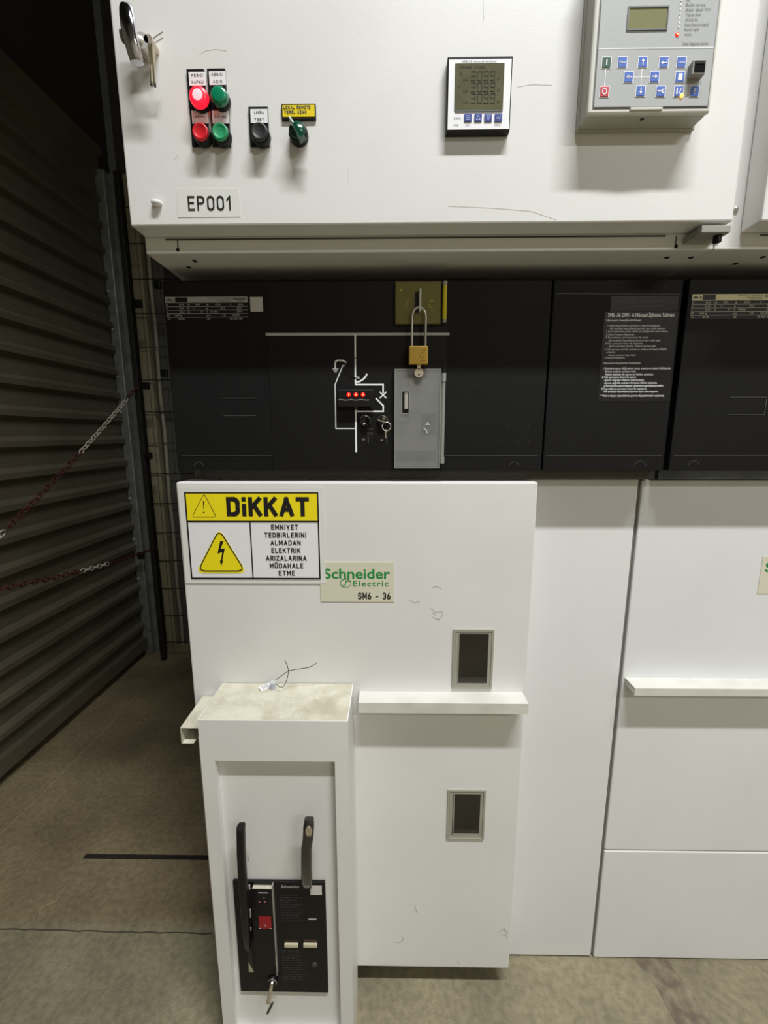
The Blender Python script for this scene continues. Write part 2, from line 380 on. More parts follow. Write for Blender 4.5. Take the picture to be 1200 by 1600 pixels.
# ================================================================== CORNER: guide rail, posts, wire mesh, chains
rl = root('guide_rail', 'pale vertical steel guide rail at the far end of the shutter', 'guide rail', (WX+.03, 2.62, 0))
part(rl, 'rail', MB().box(WX+.002, WX+.055, 2.56, 2.60, 0, 2.75, .006).box(WX+.002, WX+.085, 2.602, 2.64, 0, 2.75, .004), GALV)
for zz in (.5, .75, 1.0, 1.50, 1.70, 1.95, 2.15):
    part(rl, 'bolt', MB().lathe((WX+.012, 2.562, zz), [(.012, 0), (.011, .008), (0, .009)], 10), GALV)
a = PY(212, 500, 2.70).x; b = PY(229, 500, 2.70).x
single('steel_post', 'beige steel post in the corner behind the wire mesh', 'post', MB().box(a, b, 2.70, 2.76, 0, 2.8, .005), mat('beige_post_paint', (150, 142, 114), .6))
a = PY(241, 500, 2.70).x
single('conduit_pipe', 'thin pale vertical pipe right of the beige steel post', 'pipe', MB().tube([(a+.004*math.sin(i*2.1), 2.70, .0+i*.2) for i in range(15)], .011), mat('pale_pipe', (150, 146, 128), .5))
a = PY(237, 500, 2.74).x; b = PY(262, 500, 2.74).x
single('flat_panel_strip', 'dark grey flat strip of sheet steel behind the thin pipe', 'metal strip', MB().box(a, b, 2.735, 2.75, 0, 2.8), mat('grey_sheet', (84, 84, 76), .6))
me_ = root('wire_mesh_fence', 'thin wire mesh fence across the gap beside the black panel', 'fence', (-1.0, 2.5, 0))
pa = PY(201, 500, 2.5).x; pb = PY(209, 500, 2.5).x
mb = MB()
zz = PY(230, 436, 2.5).z; dz = zz-PY(230, 490, 2.5).z; zz += 2*dz
while zz > .05: mb.tube([(pb, 2.5, zz), (-.2, 2.5, zz)], .0024, 6); zz -= dz
for k in range(10): mb.tube([(pb+.05+k*.105, 2.504, .05), (pb+.05+k*.105, 2.504, 2.6)], .0012, 5)
part(me_, 'wire_grid', mb, BLKPL)
part(me_, 'fence_post', MB().box(pa, pb, 2.485, 2.515, 0, 2.7, .003), mat('dark_post', (24, 23, 20), .6))
for px, py in ((217, 475), (228, 603), (233, 712), (247, 445), (257, 583), (221, 868)):
    c = PY(px, py, 2.49)
    part(me_, 'clamp', MB().box(c.x-.018, c.x+.018, 2.475, 2.497, c.z-.020, c.z+.020, .004), BLKPL)

def proj(p):
    v = Vector(p)-CAM; return 600+FPX*v.dot(RT)/v.dot(FW)
def chain(name, label, pts, white, group):
    # hanging chain of oval links following pts
    P = [Vector(p) for p in pts]
    # resample
    seg = [(P[i+1]-P[i]).length for i in range(len(P)-1)]; L = sum(seg); step = .027; n = int(L/step)
    def at(s):
        for i, l in enumerate(seg):
            if s <= l: return P[i]+(P[i+1]-P[i])*(s/l)
            s -= l
        return P[-1]
    r = root(name, label, 'chain', P[0], group)
    mbs = {}
    for k in range(n):
        c = at((k+.5)*step); d = (at((k+1)*step)-at(k*step)).normalized(); side = d.cross(Vector((0, 0, 1))).normalized(); up = side.cross(d)
        w = side if k % 2 else up
        ring = [c+d*(.0175*math.cos(t)*(1 if abs(math.cos(t)) > 0 else 1))+w*(.0095*math.sin(t)) for t in [2*math.pi*i/12 for i in range(12)]]
        key_ = 0 if proj(c) > white[1] else (1 if proj(c) > white[0] else 2 if proj(c) > white[2] else 3)
        mbs.setdefault(key_, MB()).tube(ring, .0026, 5, closed=True)
    for k_, m_ in mbs.items(): part(r, 'white_links' if k_ % 2 else 'red_links', m_, WHITEPL if k_ % 2 else REDM, 'white plastic links' if k_ % 2 else 'red plastic links')
    return r
def sag(a, b, s, n=16):
    a = Vector(a); b = Vector(b); return [a+(b-a)*(i/n)-Vector((0, 0, 4*s*(i/n)*(1-i/n))) for i in range(n+1)]
A = PY(214, 604, 2.46); B = PX(-30, 866, -1.36)
chain('barrier_chain', 'red and white barrier chain sloping down from the wire mesh post', sag(A, B, .02), (123, 198, 5), None)
A = PY(243, 856, 2.46); B = PX(-30, 925, -1.36)
chain('barrier_chain', 'lower red and white barrier chain, nearly level, close to the shutter', sag(A, B, .02), (128, 172, -99), None)

# ================================================================== LOW VOLTAGE CABINETS (upper boxes)
def lv_cabinet(x0, x1, body_x1, label, body_x0):
    zb = PY(600, 394, LVF).z; zd = PY(600, 350, DOOR).z; zd2 = PY(600, 372, LVF).z
    r = root('low_voltage_cabinet', label, 'cabinet', ((x0+x1)/2, LVF, zb))
    b = MB().box(body_x0, body_x1, LVF, 1.35, zb, 2.45, .002)
    part(r, 'body', b, WHITE)
    d = MB().box(x0, x1, DOOR, LVF-.0015, zd, 2.43, .0025)
    dr = part(r, 'door', d, WHITE)
    # lower strip: folded flange seam and small tabs
    s = MB()
    s.box(x0+.035, x1-.08, LVF-.0012, LVF+.001, zd2-.0012, zd2+.0008)
    s.box(x0+.055, x0+.0565, LVF-.0008, LVF+.001, zb+.004, zd2)
    s.box(x1-.062, x1-.0605, LVF-.0008, LVF+.001, zb+.004, zd2)
    part(r, 'seam', s, OUTL, 'dark fold seam under the door')
    for hx in ((x0+.055, x1-.06)):
        part(r, 'drain_notch', MB().cyl((hx, LVF-.0008, zb+.006), (hx, LVF+.002, zb+.006), .003, n=12), INKB)
    # underside holes
    for hx, hy in ((x0+.070, .862), (x0+.045, .893), (x1-.055, .862), (x1-.012, .862)):
        part(r, 'screw_hole', MB().cyl((hx, hy, zb-.0012), (hx, hy, zb+.002), .0042, n=14), INKB)
    return r, dr, zb, zd
lvx0 = PY(204, 353, DOOR).x; lvx1 = PY(1145, 347, DOOR).x
LV1, LVD1, ZB, ZD = lv_cabinet(lvx0, lvx1, XR+.001, 'large white upper cabinet with meter and grey relay on its door', lvx0-.002)
g = 1.0
LV2, LVD2, _, _ = lv_cabinet(lvx0+g+.0235, lvx1+g, XR+g, 'white upper cabinet cut off at the right edge of the photo', XR+.0022)
# hinge block under the right end of door
X0, X1, Z0, Z1 = rect(1096, 353, 1140, 364, DOOR)
hg = part(LV1, 'hinge', MB().box(X0, X1, DOOR-.002, LVF, Z0, Z1, .001), GREYPL, 'pale steel corner hinge')
c = PY(1121, 370, DOOR+.01); part(hg, 'hinge_barrel', MB().cyl((c.x, c.y, Z0), (c.x, c.y, Z0-.010), .0062), BLKPL)
X0b, X1b, Z0b, Z1b = rect(1075, 362, 1095, 378, LVF)
part(hg, 'hinge_plate', MB().box(X0b, X1b+.03, LVF-.003, LVF-.0005, Z0b, Z1b), GREYPL)
# small screws on side frame
for px, py in ((1149, 327), (1164, 340)):
    c = PY(px, py, LVF); part(LV2, 'screw', MB().lathe((c.x, LVF+.0005, c.z), [(.0046, 0), (.0046, .002), (.003, .004), (0, .0045)], 14), STEEL)
# white plug
c = PY(246, 319, DOOR); part(LVD1, 'plug', MB().lathe((c.x, DOOR, c.z), [(.0075, 0), (.0075, .004), (.006, .008), (.004, .0095), (0, .0098)], 18).xf(Matrix.Translation((c.x, 0, c.z)) @ Matrix.Diagonal((1.1, 1, .62, 1)) @ Matrix.Translation((-c.x, 0, -c.z))), WHITE)
# scratches on the door
mb = MB()
for pl in ([(312, 85), (322, 79), (337, 77), (353, 79)], [(808, 136), (830, 132), (862, 133)], [(272, 250), (278, 243)], [(230, 68), (240, 58), (254, 50)], [(700, 322), (770, 325), (830, 330), (868, 343)], [(545, 285), (545, 262)], [(755, 0), (756, 32)]):
    part(LVD1, 'scratch', MB().line([(PY(x, y, DOOR).x, PY(x, y, DOOR).z) for x, y in pl], .0007, DOOR, .0002), SCRAT)

# chrome swing handle
hd = DOOR-.048
def hp(px, py, d=hd): return PY(px, py, d)
path = [(194.5, 3, .012), (194.5, 8, .004), (195.5, 20, 0), (197.5, 38, -.002), (202, 60, 0), (207.5, 80, .003), (211.5, 94, .008)]
mb = MB(); vs = []
for i, (px, py, o) in enumerate(path):
    c = hp(px, py, hd+o); wd = .0115 if i < 6 else .010
    hw = [.0088, .0098, .0104, .0106, .0104, .0100, .0094][i]
    for k in range(16):
        t = 2*math.pi*k/16; cx, sy = math.cos(t), math.sin(t)
        vs.append((c.x+hw*math.copysign(abs(cx)**.7, cx), c.y+.005+.006*math.copysign(abs(sy)**.8, sy), c.z))
nn = len(path)
fs = [(i*16+k, i*16+(k+1) % 16, (i+1)*16+(k+1) % 16, (i+1)*16+k) for i in range(nn-1) for k in range(16)]
mb.add(vs, fs, True); mb.add(vs, [tuple(range(16))[::-1], tuple(range((nn-1)*16, nn*16))])
hroot = part(LVD1, 'handle', mb, CHROME, 'chrome lever handle')
c = hp(213, 96, hd+.01); 
c2 = PY(226, 72, DOOR-.012)
mb = MB().cyl((c2.x, DOOR, c2.z), (c2.x, DOOR-.022, c2.z), .013, .011)
mb.tube([(c2.x, DOOR-.014, c2.z), (c2.x-.014, DOOR-.028, c2.z), (c2.x-.022, hd+.014, c2.z-.004)], [.009, .009, .008], 10)

# (escutcheon behind the lever)
bh = c2
part(LVD1, 'lock_boss', mb, STEEL)
c = PY(236, 62, DOOR-.02)
part(LVD1, 'lock_cylinder', MB().cyl((c.x-.004, DOOR-.0, c.z), (c.x-.004, DOOR-.022, c.z), .0065, .006), NICKEL)
part(LVD1, 'latch_wire', MB().tube([PY(233, 67, DOOR-.003), PY(243, 57, DOOR-.003), PY(254, 50, DOOR-.003)], .0008, 6), GREYPL)
for (ax, ay, bx, by, lab) in ((234.5, 71, 236.5, 133, 'left one of two thin brass keys below the chrome handle'), (238.5, 71, 242, 134.5, 'right one of two thin brass keys below the chrome handle')):
    a = PY(ax, ay, DOOR-.030); b = PY(bx, by, DOOR-.016); m_ = a.lerp(b, .46)
    k = root('key', lab, 'key', tuple(b), 'keys hanging below the cabinet handle')
    d = (b-a).normalized(); s_ = Vector((0, 1, 0)); t_ = d.cross(s_).normalized()
    def slab(p, q, w, th):
        mb = MB(); vs = [p+t_*(-th)+s_*(-w), p+t_*th+s_*(-w), p+t_*th+s_*w, p+t_*(-th)+s_*w, q+t_*(-th)+s_*(-w), q+t_*th+s_*(-w), q+t_*th+s_*w, q+t_*(-th)+s_*w]
        return mb.add(vs, [(0, 1, 2, 3), (4, 7, 6, 5), (0, 4, 5, 1), (1, 5, 6, 2), (2, 6, 7, 3), (3, 7, 4, 0)])
    part(k, 'bow', slab(a, m_, .0040, .0013), BRASSK); part(k, 'blade', slab(m_-d*.001, b, .0018, .0011), BRASSK)
    part(k, 'tip', slab(b-d*.004, b+d*.001, .0017, .0013), DARKST, 'dark tip')

# EP001 label
X0, X1, Z0, Z1 = rect(275, 296, 376, 339, DOOR)
r = root('name_label', 'white rectangular label reading EP001 below the round buttons', 'label', ((X0+X1)/2, DOOR, Z0))
part(r, 'backing', MB().box(X0, X1, DOOR-.0006, DOOR-.0001, Z0, Z1), STICK)
mb = MB(); pstroke(mb, 'EP001', 293, 306.5, 361, 328.5, DOOR-.0006, wt=.115)
part(r, 'lettering', mb, INKB)

# ---------------- push buttons / lamps
def device(name, label, cat, plate, legend, lines, cap, kind, m, group, capmat2=None):
    X0, X1, Z0, Z1 = rect(*plate, DOOR)
    r = root(name, label, cat, ((X0+X1)/2, DOOR, Z0), group)
    dp = DOOR-.004
    part(r, 'holder_plate', MB().box(X0+.0003, X1-.0003, dp, DOOR-.0001, Z0+.0004, Z1-.0004, .0006), BLKPL)
    lx0, lx1, lz0, lz1 = rect(*legend, dp)
    lg = part(r, 'legend', MB().box(lx0, lx1, dp-.0008, dp-.0001, lz0, lz1), PAPER)
    mb = MB()
    for i, s in enumerate(lines):
        n = len(lines); h = (lz1-lz0)*.20; zc = lz1-(lz1-lz0)*((i+.5)/n if n > 1 else .42)
        wd = (lx1-lx0)*(.56 if len(s) < 6 else .68)
        stroke(mb, s, (lx0+lx1)/2-wd/2, (lx0+lx1)/2+wd/2, zc-h/2-(.0008 if n == 1 else 0), h, dp-.0009, .14, t=.0002)
    part(lg, 'lettering', mb, INKDK)
    cx, cy, rr = cap; dep = .016 if kind != 'lamp' else .019
    c = PY(cx, cy, dp-dep*.9); R = rr
    yb = dp
    if kind == 'lamp':
        part(r, 'bezel', MB().lathe((c.x, yb, c.z), [(R*1.08, 0), (R*1.08, .006), (R*.99, .010), (R*.7, .0101)], 32), BLKPL)
        pr = [(R*1.02, .006), (R*1.02, .0135), (R*.98, .0162), (R*.90, .0178), (R*.6, .0186), (0, .0188)]
        ln = part(r, 'lens', MB().lathe((c.x, yb, c.z), pr, 36), m)
        if capmat2: part(ln, 'lit_core', MB().lathe((c.x, yb-.0180, c.z), [(R*.66, 0), (R*.5, .0010), (0, .0013)], 28), capmat2)
    else:
        part(r, 'bezel', MB().lathe((c.x, yb, c.z), [(R*1.12, 0), (R*1.12, .008), (R*1.05, .0125), (R*.9, .0128)], 32), BLKPL)
        pr = [(R*.98, .010), (R*.98, .0155), (R*.93, .0172), (R*.80, .0176), (R*.66, .0166), (R*.4, .0158), (0, .0156)]
        part(r, 'button', MB().lathe((c.x, yb, c.z), pr, 36), m)
    return r
G1 = 'round control buttons and lamps on the white cabinet door'
R22 = .0122
device('indicator_lamp', 'glowing red round indicator lamp with white legend above', 'indicator lamp', (292.3, 110.5, 324.2, 171), (294.8, 113, 322.8, 134), ['KESİCİ', 'KAPALI'], (309, 148.5, .0138), 'lamp', RLAMP, G1, RCORE)
device('indicator_lamp', 'unlit green round indicator lamp beside the glowing red lamp', 'indicator lamp', (324.2, 109.5, 356.5, 171), (326.5, 112, 353.5, 133), ['KESİCİ', 'AÇIK'], (341, 147.5, .0126), 'lamp', GLENS, G1)
device('push_button', 'red round push button below the glowing red lamp', 'push button', (297.3, 171.4, 329.2, 231), (299.5, 173.5, 326.5, 193.5), ['AÇMA'], (313.2, 206.5, .0124), 'btn', RBTN, G1)
device('push_button', 'green round push button below the green lamp', 'push button', (329.2, 171.4, 361.8, 231), (331.3, 173.5, 358.5, 193.5), ['KAPAMA'], (344, 206.5, .0124), 'btn', GBTN, G1)
device('push_button', 'black round push button standing alone, left of the selector switch', 'push button', (388.7, 169, 422, 231), (391.2, 171, 418.8, 192.5), ['LAMBA', 'TEST'], (405.3, 206.5, .0128), 'btn', KBTN, G1)

# selector switch
r = root('selector_switch', 'dark green rotary selector switch under a yellow label', 'selector switch', tuple(PY(467, 222, DOOR)))
X0, X1, Z0, Z1 = rect(439.3, 162.3, 493.8, 186.5, DOOR-.004)
lp = part(r, 'label_plate', MB().box(X0, X1, DOOR-.004, DOOR-.0001, Z0, Z1, .0008), BLKPL)
X0, X1, Z0, Z1 = rect(441.3, 164.7, 491.8, 182.5, DOOR-.004)
part(lp, 'yellow_insert', MB().box(X0, X1, DOOR-.0047, DOOR-.0041, Z0, Z1), YELL, 'yellow insert')
mb = MB(); pstroke(mb, 'LOKAL REMOTE', 443, 165.3, 485, 169.8, DOOR-.0048, off=.0001); pstroke(mb, 'YEREL UZAK', 444.5, 173, 479, 177.3, DOOR-.0048, off=.0001)
part(lp, 'lettering', mb, INKDK)
c0 = PY(466.5, 209, DOOR-.006); cx, cz = c0.x, c0.z-.001
part(r, 'bezel', MB().lathe((cx, DOOR-.0002, cz), [(.0148, 0), (.0148, .010), (.0138, .014), (.0120, .0142)], 36), BLKPL)
part(r, 'collar', MB().lathe((cx, DOOR-.010, cz), [(.0125, 0), (.0122, .006), (.0115, .0085), (0, .0087)], 32), GKNOB)
a_ = PY(452.5, 183, DOOR-.030); b_ = PY(472, 213, DOOR-.030)
lv = MB(); dv = (b_-a_); dv.y = 0; dv.normalize(); nv = Vector((-dv.z, 0, dv.x))
for (t0, w0) in (((a_), .0030), ):
    m1 = a_.lerp(b_, .55)
    prof2 = [(a_, .0030), (a_.lerp(b_, .3), .0042), (m1, .0055), (b_, .0060)]
    vs = []
    for p, w_ in prof2:
        vs += [(p.x-nv.x*w_, DOOR-.017, p.z-nv.z*w_), (p.x+nv.x*w_, DOOR-.017, p.z+nv.z*w_), (p.x+nv.x*w_*.55, DOOR-.031, p.z+nv.z*w_*.55), (p.x-nv.x*w_*.55, DOOR-.031, p.z-nv.z*w_*.55)]
    fs = [(4*i+k, 4*i+(k+1) % 4, 4*i+4+(k+1) % 4, 4*i+4+k) for i in range(3) for k in range(4)]+[(3, 2, 1, 0), (12, 13, 14, 15)]
    lv.add(vs, fs)
kn = part(r, 'lever', lv, GKNOB)
q = a_.lerp(b_, .22)
part(kn, 'pointer_mark', MB().line([(a_.x+dv.x*.001, a_.z+dv.z*.001), (q.x+dv.x*.002, q.z+dv.z*.002)], .0022, DOOR-.0312, .0006), INKW, 'white pointer mark')

# ---------------- power meter
MF = DOOR-.013
X0, X1, Z0, Z1 = rect(699.5, 88.5, 796.5, 205.5, MF)
r = root('power_meter', 'square panel meter with white face showing rows of digits', 'meter', ((X0+X1)/2, DOOR, Z0))
part(r, 'bezel', MB().box(X0, X1, MF, DOOR-.0001, Z0, Z1, .0012), BLKPL)
X0, X1, Z0, Z1 = rect(701.6, 93.8, 794.8, 202, MF)
fc = part(r, 'face_plate', MB().box(X0, X1, MF-.0008, MF+.0005, Z0, Z1), mat('meter_white', (240, 241, 244), .4))
mb = MB()
ptext(mb, 'MPR-53 Network Analyser', 722, 94.6, 776, 97.2, MF-.0008); ptext(mb, 'kWh', 709.5, 183.2, 720, 186.2, MF-.0008); ptext(mb, 'kVAr', 709.5, 194, 717, 197, MF-.0008)
ptext(mb, 'ESC', 728, 195, 733.5, 197.2, MF-.0008); ptext(mb, 'MENU', 773, 194.5, 782, 196.7, MF-.0008)
part(fc, 'lettering', mb, INKDK)
X0, X1, Z0, Z1 = rect(711.2, 100.5, 785.2, 173.5, MF)
ds = part(r, 'display', MB().box(X0, X1, MF-.0016, MF-.0005, Z0, Z1), LCD, 'olive LCD screen')
mb = MB()
SEG = {'3': 'abgcd', '0': 'abcdef', '9': 'abcdfg'}
def digit(mb, ch, x, z, w_, h, d, t):
    pts_ = {'a': ((0, 1), (1, 1)), 'b': ((1, 1), (1, .5)), 'c': ((1, .5), (1, 0)), 'd': ((0, 0), (1, 0)), 'e': ((0, 0), (0, .5)), 'f': ((0, .5), (0, 1)), 'g': ((0, .5), (1, .5))}
    for s in SEG[ch]:
        (ax, az), (bx, bz) = pts_[s]; sk = .12*w_
        mb.line([(x+ax*w_+az*sk, z+az*h), (x+bx*w_+bz*sk, z+bz*h)], t, d, .0002)
for (yt, yb) in ((113.5, 126.5), (131, 144), (148, 162)):
    X0, X1, Z0, Z1 = rect(736, yt, 774, yb, MF); wd = (X1-X0)/4.9
    for i, ch in enumerate('3099'):
        digit(mb, ch, X0+i*wd*1.28, Z0, wd*.8, Z1-Z0, MF-.0017, .0012)
    mb.line([(X0+2*wd*1.28-.0012, Z0), (X0+2*wd*1.28-.0002, Z0)], .0010, MF-.0017, .0002)
    ptext(mb, 'kV', 777, yb-5, 781, yb-1, MF-.0016, off=.0003); ptext(mb, 'LN', 724, yb-4, 731, yb, MF-.0016, off=.0003)
ptext(mb, 'MAX  INC', 718, 103, 758, 106.5, MF-.0016, off=.0003); ptext(mb, 'V', 718, 112, 723, 118, MF-.0016, off=.0003)
ptext(mb, '-', 715, 133, 720, 137, MF-.0016, off=.0003)
part(ds, 'digits', mb, LCDD)
part(fc, 'gloss_ridge', MB().box(*rect(711, 174, 785, 175.3, MF)[:2], MF-.0020, MF-.0008, *rect(711, 174, 785, 175.3, MF)[2:]), INKDK)
for i, (xa, xb) in enumerate(((725.3, 736.6), (741.3, 752.3), (756.7, 768), (772.8, 783.8))):
    X0, X1, Z0, Z1 = rect(xa, 179.3, xb, 191.3, MF)
    k = part(r, 'key_pad', MB().box(X0, X1, MF-.0022, MF-.0005, Z0, Z1, .0004), BLUE2)
    mb = MB(); cx, cz, s = (X0+X1)/2, (Z0+Z1)/2, (X1-X0)*.26
    if i == 0: [mb.line([(cx-s, cz+o), (cx+s, cz+o)], .0008, MF-.0022, .0003) for o in (-s*.8, 0, s*.8)]
    elif i == 1: mb.line([(cx-s, cz-s), (cx, cz+s), (cx+s, cz-s), (cx-s, cz-s)], .0008, MF-.0022, .0003)
    elif i == 2: mb.line([(cx-s, cz+s), (cx, cz-s), (cx+s, cz+s), (cx-s, cz+s)], .0008, MF-.0022, .0003)
    else: mb.line([(cx+s, cz+s), (cx+s*.6, cz-s*.5), (cx-s, cz-s*.3), (cx, cz+s*.4)], .0008, MF-.0022, .0003)
    part(k, 'symbol', mb, mat('pale_blue_ink%d' % i, (170, 185, 235), .5))

# ---------------- protection relay
RF = .7437
X0, X1, Z0, Z1 = rect(918, 0, 1109.3, 176.5, RF); X0 = PY(917.8, 176, RF).x; Zt = Z0+.222
r = root('protection_relay', 'boxy light grey protection relay with screen and blue keys', 'relay', ((X0+X1)/2, DOOR, Z0))
part(r, 'case', MB().box(X0+.001, X1-.001, RF+.006, DOOR-.0001, Z0+.001, Zt-.001, .003), RELAYSIDE)
part(r, 'case_flange', MB().box(X0-.001, X1+.001, DOOR-.007, DOOR-.0002, Z0-.001, Zt+.001, .001), RELAYSIDE)
fr = part(r, 'front_frame', MB().box(X0, X1, RF, RF+.007, Z0, Zt, .003), RELAYFR)
ix0 = PY(927.2, 168, RF).x; ix1 = PY(1104.3, 168, RF).x; iz0 = PY(1000, 168, RF).z
part(fr, 'gasket', MB().box(ix0-.0018, ix1+.0018, RF-.0004, RF+.001, iz0-.0018, Zt-.010), mat('gasket_dark', (110, 110, 105), .6))
mbp = part(r, 'membrane', MB().box(ix0, ix1, RF-.0014, RF+.001, iz0, Zt-.012, .0004), MEMB)
MD = RF-.0014
# clip at bottom edge
X0c, X1c, Z0c, Z1c = rect(984, 169.3, 1034, 173.2, RF)
part(fr, 'clip', MB().box(X0c, X1c, RF-.0025, RF, Z0c, Z1c, .0008), RELAYFR)
c = PY(1007, 182, RF+.006); part(r, 'screw_hole', MB().cyl((c.x, RF+.013, Z0+.0005), (c.x, RF+.013, Z0+.002), .003, n=14), INKB)
X0s, X1s, Z0s, Z1s = rect(981.8, 13.6, 1040, 47.3, RF)
sc_ = part(r, 'display', MB().box(X0s, X1s, MD-.0003, MD+.0006, Z0s, Z1s), LCD2, 'yellow-green LCD screen')
part(sc_, 'display_surround', MB().frame(X0s-.0012, X1s+.0012, Z0s-.0012, Z1s+.0012, .0018, MD-.0012, MD+.0002), mat('lcd_surround', (105, 108, 110), .5))
mb = MB()
zl = PY(1000, 76.5, MD).z
mb.box(ix0+.001, ix1-.001, MD-.0003, MD, zl, zl+.0012)
la = PY(982, 121, MD); lb = PY(1022.5, 120.5, MD); lc = PY(1004, 97, MD); ldn = PY(1001, 143, MD)
mb.line([(la.x, la.z), (lb.x, lb.z)], .0010, MD, .0003); mb.line([(lc.x, lc.z), (lc.x, ldn.z)], .0010, MD, .0003)
a = PY(946.3, 108, MD); b = PY(945, 134, MD); mb.line([(a.x, a.z), (a.x, b.z)], .0010, MD, .0003)
part(mbp, 'printed_lines', mb, INKW)
def arrow(mb, cx, cz, s, ang, d):
    ca, sa = math.cos(ang), math.sin(ang)
    def t(x, y): return (cx+(x*ca-y*sa)*s, cz+(x*sa+y*ca)*s)
    mb.line([t(-.9, 0), t(.3, 0)], s*.34, d, .0003)
    p = [t(.1, .62), t(1, 0), t(.1, -.62)]
    mb.prism(p, d-.0003, d)
keys = [(947.4, 98.3, 'I'), (972.3, 97.8, 'clr'), (1004, 97.5, 'up'), (1036.9, 97.8, 'ent'), (1064.3, 97.8, 'rst'), (981.9, 121, 'left'), (1022.5, 120.5, 'right'), (1062, 121, 'win'),
        (944, 143.8, 'O'), (1000.5, 143, 'dn'), (1032, 143.3, 'wr'), (1060, 143.3, 'cfg'), (1084.8, 143.3, '?')]
for (px, py, k) in keys:
    c = PY(px, py, MD); s = .0060
    m_ = GREENK if k == 'I' else REDK if k == 'O' else BLUE
    kb = part(r, 'key_pad', MB().box(c.x-s, c.x+s, MD-.0012, MD, c.z-s*1.05, c.z+s*1.05, .0004), m_)
    sy = MB(); dd = MD-.0012
    sy.frame(c.x-s-.0011, c.x+s+.0011, c.z-s*1.05-.0011, c.z+s*1.05+.0011, .0011, MD-.0005, MD)
    if k in ('up', 'dn', 'left', 'right'): arrow(sy, c.x, c.z, .0040, {'up': math.pi/2, 'dn': -math.pi/2, 'left': math.pi, 'right': 0}[k], dd)
    elif k == 'I': sy.line([(c.x, c.z-.0028), (c.x, c.z+.0028)], .0016, dd, .0003)
    elif k == 'O': sy.line([(c.x+.0030*math.cos(t), c.z+.0034*math.sin(t)) for t in [i*math.pi/8 for i in range(17)]], .0012, dd, .0003)
    elif k == 'clr': text(sy, 'clear', c.x-.0047, c.x+.0047, c.z-.002, .0040, dd-.0003)
    elif k == 'rst': text(sy, 'reset', c.x-.0047, c.x+.0047, c.z-.002, .0036, dd-.0003)
    elif k == 'ent': arrow(sy, c.x-.001, c.z-.001, .0036, math.pi, dd); sy.line([(c.x+.002, c.z-.001), (c.x+.004, c.z-.001), (c.x+.004, c.z+.003)], .0010, dd, .0003)
    elif k == 'win': sy.box(c.x-.003, c.x+.003, dd-.0003, dd, c.z-.0042, c.z+.0042)
    elif k == 'wr': sy.line([(c.x-.0042, c.z), (c.x+.0015, c.z)], .0018, dd, .0003); sy.line([(c.x+.0042, c.z+.002), (c.x+.002, c.z+.002), (c.x+.002, c.z-.002), (c.x+.0042, c.z-.002)], .0013, dd, .0003)
    elif k == 'cfg': sy.line([(c.x-.003, c.z+.003), (c.x-.003, c.z-.003)], .002, dd, .0003); sy.line([(c.x, c.z-.003), (c.x+.003, c.z+.003)], .0012, dd, .0003)
    elif k == '?': text(sy, '?', c.x-.0022, c.x+.0022, c.z-.0036, .0070, dd-.0003, .01)
    part(kb, 'symbol', sy, INKW)
for px, py, m1 in ((1058.8, 53, LEDR), (1065, 148.7, LEDO)):
    c = PY(px, py, MD-.001); l = part(r, 'status_light', MB().lathe((c.x, MD-.0009 if m1 is LEDO else MD, c.z), [(.0028, 0), (.0022, .001), (0, .0013)], 16), m1)
    part(l, 'lit_core', MB().lathe((c.x, (MD-.0009 if m1 is LEDO else MD)-.0011, c.z), [(.0012, 0), (0, .0006)], 12), LEDC)
for i in range(9):
    py = 0+i*7.0
    if i in (7,): continue
    c = PY(1064.3-py*.092, py, MD); part(r, 'status_light', MB().box(c.x-.0010, c.x+.0010, MD-.0004, MD, c.z-.0018, c.z+.0018), LEDOFF)
mb = MB()
for i, (s, xe) in enumerate((('Güç', 1078), ('Röle arıza', 1102), ('Aşırı akım I>>', 1110), ('Toprak akımı', 1095), ('Arıza Io', 1090), ('Kesici konum kapalı', 1106.5), ('Kesici açık', 1092), ('Açma', 1080))):
    y = .5+i*7.7; ptext(mb, s, 1072.5-i*.4, y-2.6, xe, y+1, MD)
ptext(mb, 'Uzak bilgisayar portu', 1067, 66.5, 1106, 70, MD)
part(mbp, 'lettering', mb, INKDK)
# serial port block
pd = MD-.011
X0, X1, Z0, Z1 = rect(1083.8, 93, 1102, 115.5, pd)
pt = part(r, 'port', MB().box(X0, X1, pd, MD, Z0, Z1, .0008), GREYPL)
X0, X1, Z0, Z1 = rect(1086, 95, 1100.5, 113, pd)
part(pt, 'socket', MB().box(X0, X1, pd-.0005, pd+.0005, Z0, Z1), mat('socket_black', (5, 5, 5), .8, spec=.1), 'black socket opening')
part(pt, 'socket_tab', MB().box(X0+.001, X1-.001, pd-.0009, pd-.0004, Z1-.004, Z1-.0005), BLKPL)

# ================================================================== SWITCHGEAR CUBICLES
zflu = PY(900, 749, FLU).z; zcov = PY(600, 753.5, COV).z; zcb = PY(680, 1511.5, COV).z
xcov = PY(841, 755, COV).x
covL = PY(274.5, 755, COV).x
c1 = root('switchgear_cubicle', 'tall white cubicle with deep lower cover and two small windows', 'electrical cabinet', ((XL+XR)/2, FLU, 0))
b = MB().box(XL, XR-.001, FLU+.017, 1.9, 0, 1.675)
part(c1, 'body', b, BODY)
part(c1, 'upper_frame', MB().box(XL+.01, XR-.004, FAS+.03, FLU+.016, 1.322, 1.675), BLKPL)
part(c1, 'top_rail', MB().box(XL+.045, XR-.004, FLU-.03, FLU+.016, zflu+.004, 1.321), DARKST, 'dull dark metal rail under the black panel')
part(c1, 'side_panel', MB().box(xcov-.10, XS-.0035, FLU, FLU+.0165, .006, zflu, .002), WHITE2)
cov = part(c1, 'deep_cover', MB().box(covL, xcov, COV, FLU-.001, zcb, zcov, .003), WHITE)
